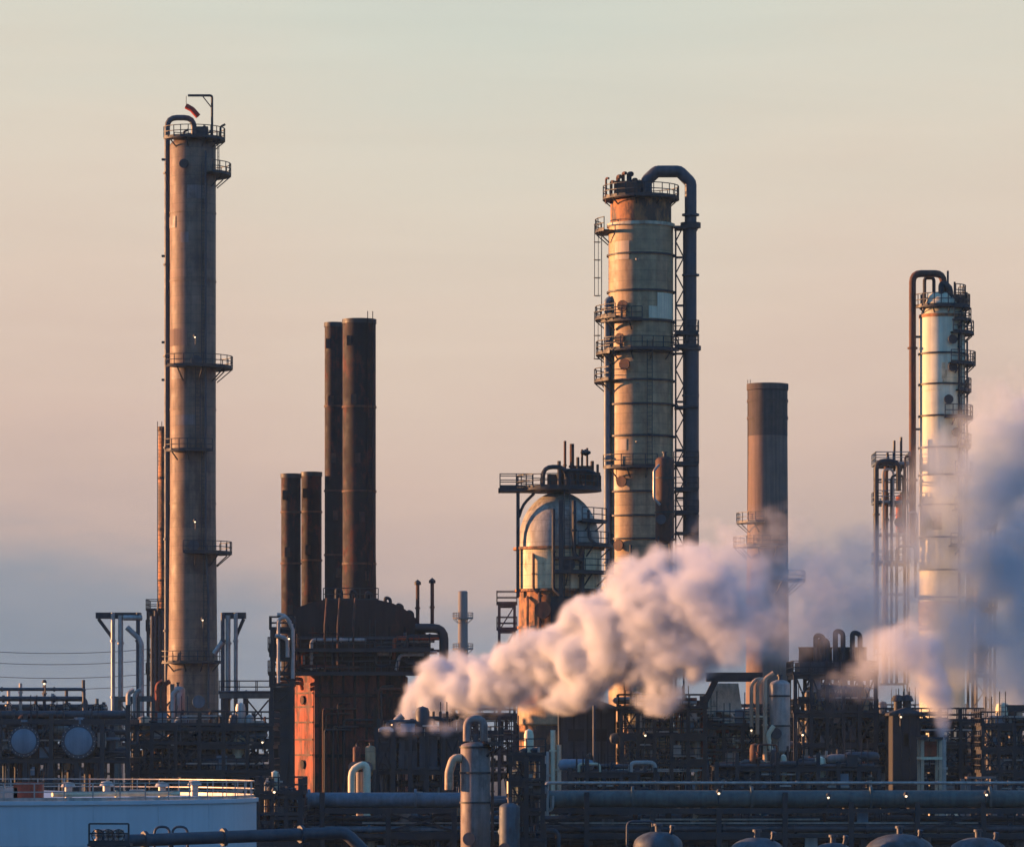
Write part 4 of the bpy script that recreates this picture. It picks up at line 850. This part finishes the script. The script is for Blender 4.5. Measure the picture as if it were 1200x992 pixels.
D = 284; t = vessel('short dull blue drum standing close to the hooped vessel', X(597, D), D, M(12, D), 6, Z(946, D), K['dull'], 'feed_drum', 'drum', legs=True)
module('low dark pump structure between the white tank and furnace', 302, 352, (985, 955, 930), 292, 5, 4, 26, 31, mats=['piped', 'steelb', 'galv', 'rust'])
module('dark valve structure between hooped vessel and thickest pipe', 598, 636, (985, 950, 915, 885), 293, 5, 3, 20, 32, mats=['piped', 'steelb', 'galv', 'pipeb'])

# ---- cooler bank behind the thick blue pipe
D = 326
f = module('dark cooler bank with humped pipes along its top', 441, 540, (902, 858), D, 6, 6, 26, 41, mats=['piped', 'steelb', 'rust', 'steel'], rails=())
for i, px in enumerate((452, 470, 488, 506, 524)):
    pipe_part(f, [(X(px - 8, D), D + .5, Z(866, D)), (X(px - 8, D), D + .5, Z(854, D)), (X(px + 8, D), D + .5, Z(854, D)), (X(px + 8, D), D + .5, Z(866, D))], .2, K['galv' if i in (0, 3) else 'steelb'], 'humped_pipe', 0, 10, .4)
for i in range(4): MB().box(X(454 + i * 24, D), D + 2.6, Z(881, D), M(21, D), 4.6, M(38, D)).build('cooler_box', K['steelb'], f)
vessel('slim drum with an orange sunlit edge left of the cooler bank', X(434, 324), 324, M(6, 324), Z(906, 324), Z(876, 324), K['gold'], 'slim_drum', 'drum')
vessel('slim red-brown drum by the foot of the furnace', X(418, 324), 324, M(4.5, 324), Z(906, 324), Z(876, 324), K['redox'], 'slim_drum', 'drum')
pipe('pale hooped pipe rising just above the thick blue pipe', [(X(412, 312), 312, 4), (X(412, 312), 312, Z(901, 312)), (X(430, 312), 312, Z(893, 312)), (X(430, 312), 312, 4)], .27, K['white'], bend=.8)
pipe('short pale pipe stub beside the pale hooped pipe', [(X(422, 313), 313, 4), (X(422, 313), 313, Z(904, 313))], .3, K['pink'], fl=3)
for i, (px, py, mm) in enumerate(((648, 855, 'white'), (641, 880, 'galv'), (655, 872, 'tan'))):
    pipe(('tallest', 'shortest', 'middle')[i] + ' pale standpipe of three below the domed reactor', [(X(px, 336), 336, 2), (X(px, 336), 336, Z(py, 336))], .2, K[mm], 'standpipe', fl=3, group='standpipes below the domed reactor')
for i, px in enumerate((508, 516, 524)):
    pipe(('first', 'second', 'third')[i] + ' of three thin vents under the narrow start of the steam', [(X(px, 338), 338, 4), (X(px, 338), 338, Z(833, 338))], .11, K['steel'], 'vent_pipe', fl=4, group='vents under the steam')
module('far dark steelwork seen under the start of the steam', 478, 612, (880, 858, 838), 430, 8, 6, 34, 43, mats=['piped', 'steelb', 'steel'], w=.35)

# ---- dark clad compressor house and its neighbours
def house(label, p0, p1, pt, D, dep, m='steelb', slope=1.2):
    x0, x1, z = X(p0, D), X(p1, D), Z(pt, D)
    h = thing('compressor_house', label, 'building', ((x0 + x1) / 2, D + dep / 2, 0))
    MB().box((x0 + x1) / 2, D + dep / 2, z / 2, x1 - x0, dep, z).build('wall', K[m], h)
    rf = prism([(x0 - .3, D - .3), (x1 + .3, D - .3), (x1 + .3, D + dep + .3), (x0 - .3, D + dep + .3)], z + .003, z + .2)
    rf.v += [((x0 + x1) / 2, D + .2, z + slope), ((x0 + x1) / 2, D + dep - .2, z + slope)]
    rf.f = [f for f in rf.f if f != (4, 5, 6, 7)] + [(4, 5, 8), (6, 7, 9), (5, 6, 9, 8), (7, 4, 8, 9)]
    roof = rf.build('roof', K['steel'], h)
    n = max(3, int((x1 - x0) / 1.1))
    for i in range(n + 1): MB().box(x0 + .1 + (x1 - x0 - .2) * i / n, D - .06, z / 2, .14, .1, z).build('rib', K['steel'], h)
    for k in range(2): MB().lathe(((x0 * (k + 1) + x1 * (2 - k)) / 3, D + dep / 2, z), [(.35, .3), (.35, slope + .5), (.6, slope + .55), (.4, slope + 1.0), (0, slope + 1.1)], 14).build('roof_vent', K['steel'], roof)
    for f_ in (.3, .7):
        wn = MB().box(x0 + (x1 - x0) * f_, D - .03, z - 2.0, 1.3, .08, 1.0).build('louvre', K['steel'], h)
    return h
house('dark clad machine house below the domed reactor', 655, 722, 832, 348, 8)
module('dark manifold structure with rusty glints right of the machine house', 728, 826, (893, 862, 830), 342, 6, 6, 74, 51, mats=['rust', 'galv', 'redox', 'gold', 'tan', 'piped'])
pipe('thin lone mast in front of the machine house', [(X(696, 330), 330, 3), (X(696, 330), 330, Z(826, 330))], .1, K['steelb'], 'mast', cat='mast')
pipe('bright white standpipe poking above the rusty manifold structure', [(X(803, 343), 343.2, Z(862, 343)), (X(803, 343), 343.2, Z(814, 343))], .15, K['white'], 'standpipe', fl=4)
# tan hood on its sloping dark frame
D = 350; hd = thing('furnace_hood', 'tan trapezoid hood below a dark sloping frame', 'hood', (X(848, D), D + 2, 0))
b0, b1, t0, t1 = X(822, D), X(870, D), X(834, D), X(866, D); zb, zt = Z(836, D), Z(800, D)
mb = MB(); mb.v = [(b0, D, zb), (b1, D, zb), (b1, D + 4, zb), (b0, D + 4, zb), (t0, D + 1.0, zt), (t1, D + 1.0, zt), (t1, D + 3, zt), (t0, D + 3, zt)]
mb.f = [(0, 3, 2, 1), (4, 5, 6, 7), (0, 1, 5, 4), (1, 2, 6, 5), (2, 3, 7, 6), (3, 0, 4, 7)]; mb.build('hood_panel', K['tan'], hd)
MB().box((b0 + b1) / 2, D + 2, zb - .15, b1 - b0 + .3, 4.3, .28).build('lip', K['steel'], hd)
MB().box((b0 + b1) / 2, D + 2, zb - 1.75, b1 - b0 - .6, 3.6, 2.9).build('plenum', K['pink'], hd)
MB().box((X(826, D) + X(894, D)) / 2, D - .4, Z(793, D), M(66, D), 1.0, .75).build('top_beam', K['steel'], hd)
for a, b in (((838, 797), (812, 850)), ((830, 797), (830, 797.5))):
    if a != b and abs(a[1] - b[1]) > 2: MB().bar((X(a[0], D), D - .5, Z(a[1], D)), (X(b[0], D), D - .5, Z(b[1], D)), .5).build('sloping_leg', K['steel'], hd)
for px in (824, 872): MB().box(X(px, D), D + .3, (zb - 3) / 2, .3, .3, zb - 3).build('leg', K['steel'], hd)
f = module('bright valve structure with white and brown pipes under the hood', 826, 892, (905, 880, 850), 346, 4, 4, 64, 52, mats=['white', 'galv', 'tan', 'white', 'gold', 'redox'])  # white, tan and gold pipe colours stand in for sun glints here
D = 344; t = vessel('stout grey drum with a pale pipe up its flank right of the hood', X(914, D), D, M(12, D), Z(878, D), Z(802, D), K['galv'], 'stout_drum', 'drum', rings=(Z(815, D), Z(850, D)))
pipe_part(t, [(X(896, D), D - .6, Z(900, D)), (X(896, D), D - .6, Z(795, D)), (X(906, D), D - .6, Z(788, D))], .18, K['tan'], 'flank_pipe', 4, 8)
pipe_part(t, [(X(906, D), D - 1.0, Z(850, D)), (X(899, D), D - 1.0, Z(860, D)), (X(903, D), D - 1.0, Z(880, D)), (X(912, D), D - 1.0, Z(884, D))], .2, K['white'], 'curved_pipe', 0, 8, .6)
for e, px in enumerate((886, 879)): pipe(('inner', 'outer')[e] + ' tan arched pipe between hood and stout drum', [(X(px, 347), 345, Z(860, 347)), (X(px, 347), 345, Z(802, 347)), (X(px + 5, 347), 345, Z(796, 347)), (X(895, 347), 345.4, Z(796, 347))], .16, K['tan'], bend=.7)

# ---- fan-topped air cooler
D = 362; f = frame('air cooler structure with fan drums on top amid the steam', X(932, D), X(1026, D), D, D + 8, [Z(p, D) for p in (905, 870, 835, 790)], 6, K['steel'], .32, 'air_cooler', 'air cooler', 'x', 'all', [Z(835, D), Z(790, D)])
MB().box((X(938, D) + X(1020, D)) / 2, D + 4, Z(782, D), M(82, D), 6.8, 1.0).build('plenum', K['steelb'], f)
for i, px in enumerate((948, 969, 990, 1010)):
    fan = MB().lathe((X(px, D), D + 3, 0), [(M(9.5, D), Z(775, D)), (M(9, D), Z(760, D)), (M(10, D), Z(757, D)), (M(9.2, D), Z(757, D)), (M(8.5, D), Z(760, D)), (M(8.8, D), Z(774.5, D))], 24).build('fan_drum', K['rust'] if i == 1 else K['steel'], f)
    bl = MB()
    for k in range(4): a = math.pi * k / 4; bl.bar((X(px, D) - .6 * math.cos(a), D + 3 - .6 * math.sin(a), Z(759, D) - .02 * k), (X(px, D) + .6 * math.cos(a), D + 3 + .6 * math.sin(a), Z(759, D) - .02 * k), .12, .03)
    bl.build('fan_rotor', K['galv'], fan)
for px, py in ((957, 743), (980, 738), (1000, 740), (962, 748)): pipe_part(f, [(X(px, D), D + 1, Z(790, D)), (X(px, D), D + 1, Z(py, D)), (X(px + 9, D), D + 1, Z(py + 2, D)), (X(px + 9, D), D + 1, Z(775, D))], .22, K['steel'], 'header_pipe', 0, 8, .5)
fill_pipes(f, X(934, D), X(1024, D), D + .3, Z(900, D), Z(800, D), 52, 61, ['piped', 'rust', 'steelb', 'galv', 'steel'])
for i in range(3): drum_h(('lowest', 'middle', 'topmost')[i] + ' of three dark drums stacked inside the air cooler structure', (X(978, D), D + 4, Z((905, 870, 835)[i], D) + 1.35), 4.2, .9, 'x', K['steelb'], group='drums inside the air cooler', legs=Z((905, 870, 835)[i], D) + .066)
house('small dark tower block near the foot of the white column', 1046, 1078, 838, 356, 7, 'steel', slope=.7)
module('dark braced structure at the foot of the white column', 1028, 1150, (900, 872, 845), 366, 7, 6, 40, 62, mats=['piped', 'steelb', 'galv', 'steel', 'rust'], brace='x')
# small lit shelter
D = 338; t = thing('pump_shelter', 'small open pump shelter with sunlit posts below the thin steam jet', 'shelter', (X(1092, D), D + 1.5, 0))
for px in (1081, 1102):
    for yy in (D, D + 3): MB().box(X(px, D), yy, Z(866, D) / 2, .24, .24, Z(866, D)).build('post', K['tan'], t)
MB().box(X(1091.5, D), D + 1.5, Z(866, D) + .1, M(26, D), 3.8, .18).build('roof', K['steel'], t)
MB().box(X(1091.5, D), D + 1.5, Z(888, D), M(25, D), 3.6, .2).build('floor', K['white'], t)
MB().box(X(1092, D), D + 1.6, Z(888, D) + .75, 1.0, 1.2, 1.2).build('pump', K['redox'], t)
nz = pipe('short vent mouth from which the thin steam jet rises', [(X(1105, 343), 343, 5), (X(1105, 343), 343, Z(866, 343))], .28, K['galv'], 'vent_pipe', fl=4)
f = module('dark structure with a gantry at the far end of the plant', 1152, 1225, (905, 878, 850), 350, 7, 5, 40, 63, mats=['piped', 'steelb', 'galv', 'steel'])
MB().box((X(1172, 350) + X(1225, 350)) / 2, 351, Z(829, 350), M(53, 350), .6, .5).build('gantry_beam', K['steel'], f); MB().box(X(1196, 350), 351, (Z(829, 350) + Z(850, 350)) / 2, .5, .5, Z(829, 350) - Z(850, 350)).build('gantry_post', K['tan'], f)
t = thing('pump_skid', 'pale pump skid standing behind the thickest pipe at the far end', 'pump skid', (X(1148, 318), 318, 0))
for px in (1128, 1135, 1166): MB().box(X(px, 318), 318, Z(912, 318) / 2, .3, .3, Z(912, 318)).build('post', K['pink'], t)
MB().box(X(1150, 318), 318.5, Z(912, 318) + .08, M(34, 318), 1.8, .15).build('deck', K['pink'], t)
MB().box(X(1150, 318), 318.6, Z(924, 318), M(26, 318), 1.2, .5).build('pump', K['steelb'], t)
module('far dark steelwork seen between the hood and the white column', 822, 1130, (884, 860, 838), 440, 8, 10, 60, 64, mats=['piped', 'steelb', 'steel'], w=.38)
module('far dark steelwork at the extreme edge beyond the gantry', 1128, 1260, (880, 858), 452, 8, 5, 30, 65, mats=['piped', 'steelb', 'steel'], w=.38)
module('pale pipe skid just above the thickest pipe near the rusty structure', 668, 768, (926, 905), 322, 5, 6, 40, 66, mats=['galv', 'white', 'rust', 'steelb'], rails=())
module('dark pipe skid just above the thickest pipe near the air cooler', 840, 1030, (924, 898), 324, 5, 9, 60, 67, mats=['steelb', 'piped', 'galv', 'rust', 'teal'], rails=())
# domed tank tops at the very bottom
D = 222
for i, (px, py, rp) in enumerate(((772, 974, 29), (889, 981, 33), (978, 987, 24), (1058, 977, 42), (1150, 981, 36))):
    r = M(rp, D); x = X(px, D); t = thing('domed_tank', ('first', 'second', 'third', 'fourth', 'last')[i] + ' dull blue tank dome along the bottom edge, counted from the hooped vessel', 'tank', (x, D + r, 0), 'domed tanks along the bottom edge')
    z = Z(py, D)
    MB().lathe((x, D + r, 0), [(r, 0), (r, z - r * .55)] + [(r * math.cos(q), z - r * .55 + r * .55 * math.sin(q)) for q in (.3, .6, .9, 1.2)] + [(0, z)], 40).build('shell', K['dull'], t)
    nozzle(t, (x, D + r, z - .1), (0, 0, 1), .16, .5, K['steelb']); nozzle(t, (x + r * .5, D + r * .7, z - r * .2), (.2, -.2, 1), .1, .6, K['steelb'])
    MB().box(x - r * .15, D - .06, (z - r * .6) / 2, .3, .1, z - r * .6).build('ladder', K['steel'], t)
pipe('steam outlet pipe under the narrow start of the plume', [(X(462, 346), 346, 6), (X(462, 346), 346, Z(846, 346)), (X(472, 346), 346, Z(838, 346))], .3, K['galv'], 'vent_pipe', fl=3)
pipe('bent handrail pipe over the first tank dome', [(X(735, 225), 225, Z(1000, 225)), (X(735, 225), 225, Z(962, 225)), (X(765, 225), 225, Z(962, 225)), (X(765, 225), 225, Z(968, 225))], .07, K['steelb'], 'handrail', bend=.3, cat='handrail')
# added glowing stand-ins for glints high on the plant
for lb, px, py, D in (('small lit lamp on the middle balcony front of the tallest column', 229, 404, 436.6), ('small lit lamp on the lower balcony front of the tallest column', 229, 620, 436.5), ('small lit lamp on the base of the tallest column', 238, 735, 436.2),
                      ('small lit lamp near the stair tower at the furnace corner', 339, 758, 376.4), ('small lit lamp on the edge of the left rack beam', 53, 812, 331), ('small lit lamp over the dark braced structure beside the bridge', 308, 880, 344),
                      ('small lit lamp by the valves under the hood', 880, 866, 345.4), ('small lit lamp on the dark pipe skid near the air cooler', 940, 872, 323.4), ('small lit lamp on the rusty manifold structure', 756, 872, 341.4),
                      ('small lit lamp beside the pump shelter', 1055, 850, 355), ('small lit lamp low beside the dark pump structure', 322, 940, 291.6), ('small lit lamp on the front of the domed reactor skirt', 668, 728, 366.5)):
    glint(lb, at(px, py, D), h=.7)
def steam(name, puffs, D, depth_k, n_pts, rad, density, res, label, seed, step, erode=0.5, freq=0.16, lean=0.0, warp=1.0, bias=0.0, color=(0.915, 0.93, 0.955)):
    """a cloud: puffs (px, py, r px, weight) fill a volume with points, eroded by fractal noise; a closed skin wraps them"""
    rr = random.Random(seed)
    px_m = D / F
    balls = []
    for (px, py, r, w) in puffs:
        d = D + (px - 476) * lean; c = at(px, py, d); balls.append((c, r * d / F, w))
    me = bpy.data.meshes.new(name)
    bm = bmesh.new()
    for c, r, w in balls:
        bmesh.ops.create_icosphere(bm, subdivisions=3, radius=r + rad * 1.1, matrix=Matrix.Translation(c) @ Matrix.Diagonal((1, depth_k, 1, 1)))
    bm.to_mesh(me); bm.free()
    ob = bpy.data.objects.new(name, me); col.objects.link(ob)
    rm = ob.modifiers.new('r', 'REMESH'); rm.mode = 'VOXEL'; rm.voxel_size = 0.9
    dg = bpy.context.evaluated_depsgraph_get()
    m2 = bpy.data.meshes.new_from_object(ob.evaluated_get(dg)); ob.modifiers.clear()
    hv = [v.co.copy() for v in m2.vertices]; hf = [tuple(p.vertices) for p in m2.polygons]
    off = Vector((seed * 13.7, seed * 5.1, seed * 3.3))
    pts, wts = [], []
    volm = sum(4.19 * r ** 3 * depth_k for c, r, w in balls) * .55
    tot = sum(r ** 3 * max(w, .15) for c, r, w in balls)
    for c, r, w in balls:
        for _ in range(int(n_pts * r ** 3 * max(w, .15) / tot)):
            while True:
                q = Vector((rr.uniform(-1, 1), rr.uniform(-1, 1), rr.uniform(-1, 1)))
                if q.length < 1: break
            p = c + Vector((q.x * r, q.y * r * depth_k, q.z * r))
            wv = noise.noise_vector(p * freq * 1.6 + off * 4) * .42 + noise.noise_vector(p * freq * 4.0 + off) * .16
            d = (q + wv * warp).length
            n = noise.fractal(p * freq * 1.3 + off, .8, 2.1, 5) * 0.5 + 0.5
            n2 = abs(noise.noise(p * freq * 2.1 + off * 2)) * 2.4; n3 = abs(noise.noise(p * freq * 4.7 + off * 3)) * 2.4       # billows
            s = (1 - d * d) * 1.1 + .06 + bias + (n - 0.5) * 2.6 * erode + (n2 - 0.5) * 0.42 * erode + (n3 - .5) * .5 * erode + (abs(noise.noise(p * freq * 9.5 + off)) * 2.4 - .5) * .3 * erode
            if s < 0.28: continue
            pts.append(p); wts.append(min(1.0, (s - 0.28) * 2.0) * w)
    nm = bpy.data.meshes.new(name)
    nm.from_pydata(hv + pts, [], hf)
    ob.data = nm
    g = ob.vertex_groups.new(name='steam')
    nh = len(hv)
    buckets = {}
    for i, w in enumerate(wts): buckets.setdefault(round(w, 2), []).append(nh + i)
    for w, ids in buckets.items():
        g.add(ids, max(w, 0.01), 'REPLACE')
    g.add(list(range(nh)), 0.0, 'REPLACE')
    mat = bpy.data.materials.new(name); mat.use_nodes = True; nt = mat.node_tree; nt.nodes.clear()
    o = nd(nt, 'ShaderNodeOutputMaterial'); pv = nd(nt, 'ShaderNodeVolumePrincipled', i_Anisotropy=0.0); pv.inputs['Color'].default_value = (*color, 1)
    pd = nd(nt, 'ShaderNodeTexPointDensity', point_source='OBJECT', space='WORLD', radius=rad, resolution=res, interpolation='Linear')
    pd.object = ob; pd.vertex_color_source = 'VERTEX_WEIGHT'; pd.vertex_attribute_name = 'steam'
    bw = nd(nt, 'ShaderNodeRGBToBW'); nt.links.new(pd.outputs['Color'], bw.inputs[0])
    mm = nd(nt, 'ShaderNodeMath', operation='MULTIPLY'); nt.links.new(pd.outputs['Density'], mm.inputs[0]); nt.links.new(bw.outputs[0], mm.inputs[1])
    m4 = nd(nt, 'ShaderNodeMath', operation='MULTIPLY', n_1=density / (max(1, len(pts)) / volm * rad ** 3 * 4.2)); nt.links.new(mm.outputs[0], m4.inputs[0])
    nt.links.new(m4.outputs[0], pv.inputs['Density']); nt.links.new(pv.outputs[0], o.inputs['Volume'])
    mat.cycles.volume_step_rate = step
    nm.materials.append(mat)
    ob['kind'] = 'stuff'; ob['label'] = label
    print(name, len(hv), len(pts))
    return ob


plume = [(476, 834, 14, 1), (492, 816, 26, 1), (512, 806, 36, 1), (545, 797, 40, 1), (580, 793, 42, 1), (620, 788, 46, 1), (660, 782, 54, 1), (700, 768, 64, 1), (735, 742, 72, 1),
         (765, 695, 60, .85), (800, 718, 84, .8), (772, 795, 44, .9), (815, 752, 46, .7), (835, 672, 66, .42), (860, 722, 62, .42), (885, 645, 54, .2), (910, 700, 66, .18), (690, 742, 44, 1), (922, 625, 40, .14), (960, 690, 66, .12), (940, 725, 56, .13)]
_q = random.Random(4)
for (xa, ya, ra, wa), (xb, yb, rb, wb) in list(zip(plume[:9], plume[1:10])):
    for f in (.35, .7): r_ = ra + (rb - ra) * f; plume.append((xa + (xb - xa) * f + _q.uniform(-.3, .3) * r_, ya + (yb - ya) * f + _q.uniform(-.42, .42) * r_, r_ * _q.uniform(.6, .95), 1))
steam('steam_plume', plume, 354, 0.8, 380000, 0.44, 7.0, 256, 'dense pinkish white steam plume rising rightwards across the plant', 6, 0.22, .75, .2, -0.062, 1.6)
drift = [(930, 690, 60, .5), (975, 690, 66, .55), (1010, 670, 60, .5), (1050, 650, 52, .45), (1090, 600, 60, .5), (1110, 560, 50, .5), (1140, 545, 62, .6), (1165, 500, 46, .6), (1190, 520, 66, .75), (1225, 490, 60, .7), (1250, 540, 70, .8), (1150, 620, 80, .6), (1165, 570, 70, .65),
         (1205, 600, 76, .65), (1180, 700, 84, .75), (1120, 700, 84, .55), (1060, 720, 74, .5), (1000, 745, 54, .45), (1060, 780, 48, .55), (1150, 780, 76, .75), (1215, 760, 76, .75), (1140, 845, 38, .6), (960, 640, 40, .3), (1085, 660, 50, .5), (1030, 625, 34, .3), (890, 750, 55, .6), (850, 765, 42, .5), (940, 760, 50, .5), (985, 730, 60, .5), (880, 700, 60, .4), (1020, 790, 50, .5), (1090, 760, 70, .5), (1180, 830, 60, .7), (1125, 805, 60, .55), (1215, 850, 55, .7), (1160, 480, 40, .6), (1200, 470, 46, .7), (1240, 470, 50, .8), (1120, 650, 70, .5), (1180, 650, 80, .7), (1100, 520, 34, .35), (970, 760, 60, .45), (1030, 735, 60, .45), (1215, 680, 80, .7), (950, 600, 26, .2)]
steam('drifting_steam', drift, 397, 0.5, 300000, 0.7, 2.1, 200, 'thin bluish steam drifting over the white column to the picture edge', 2, 0.4, .8, .16, 0.0, 1.5, .2, (.87, .93, .97))
jet = [(1105, 866, 6, 1), (1104, 856, 8, 1), (1103, 845, 11, 1), (1101, 832, 15, 1), (1097, 817, 20, 1), (1091, 800, 26, .9), (1080, 780, 34, .75), (1064, 760, 42, .55), (1036, 772, 40, .45), (1005, 795, 32, .35), (975, 812, 26, .25)]
steam('steam_jet', jet, 343, 0.9, 90000, 0.42, 4.2, 150, 'small pinkish steam jet rising from a vent mouth by the pump shelter', 3, 0.3, .8, .3)
wisp = [(452, 856, 7, .8), (470, 853, 9, .9), (488, 857, 8, .7), (505, 851, 10, .9), (522, 855, 9, .8), (538, 849, 10, .7)]
steam('low_steam', wisp, 325, 0.9, 14000, 0.35, 5.0, 100, 'thin wisps of steam clinging to the top of the cooler bank', 4, .5, 1.0, .6)
# ------------------------------------------------------------------ evening haze
hz = MB().box(0, 2800, 49.5, 6200, 6600, 101)
ho = hz.build('haze', K['steel']); ho['kind'] = 'stuff'; ho['label'] = 'thin evening haze hanging over the whole plant'
hm = bpy.data.materials.new('haze'); hm.use_nodes = True; hn = hm.node_tree; hn.nodes.clear()
_o = nd(hn, 'ShaderNodeOutputMaterial'); _v = nd(hn, 'ShaderNodeVolumePrincipled', i_Density=0.00008, i_Anisotropy=0.0); _v.inputs['Color'].default_value = (.45, .75, 1, 1)
hn.links.new(_v.outputs[0], _o.inputs['Volume']); ho.data.materials[0] = hm
for lb, n in USED.items():
    if len(n) > 1: print('SHARED LABEL', lb, n)
print('THINGS', sum(len(n) for n in USED.values()), 'OBJECTS', len(scene.objects))
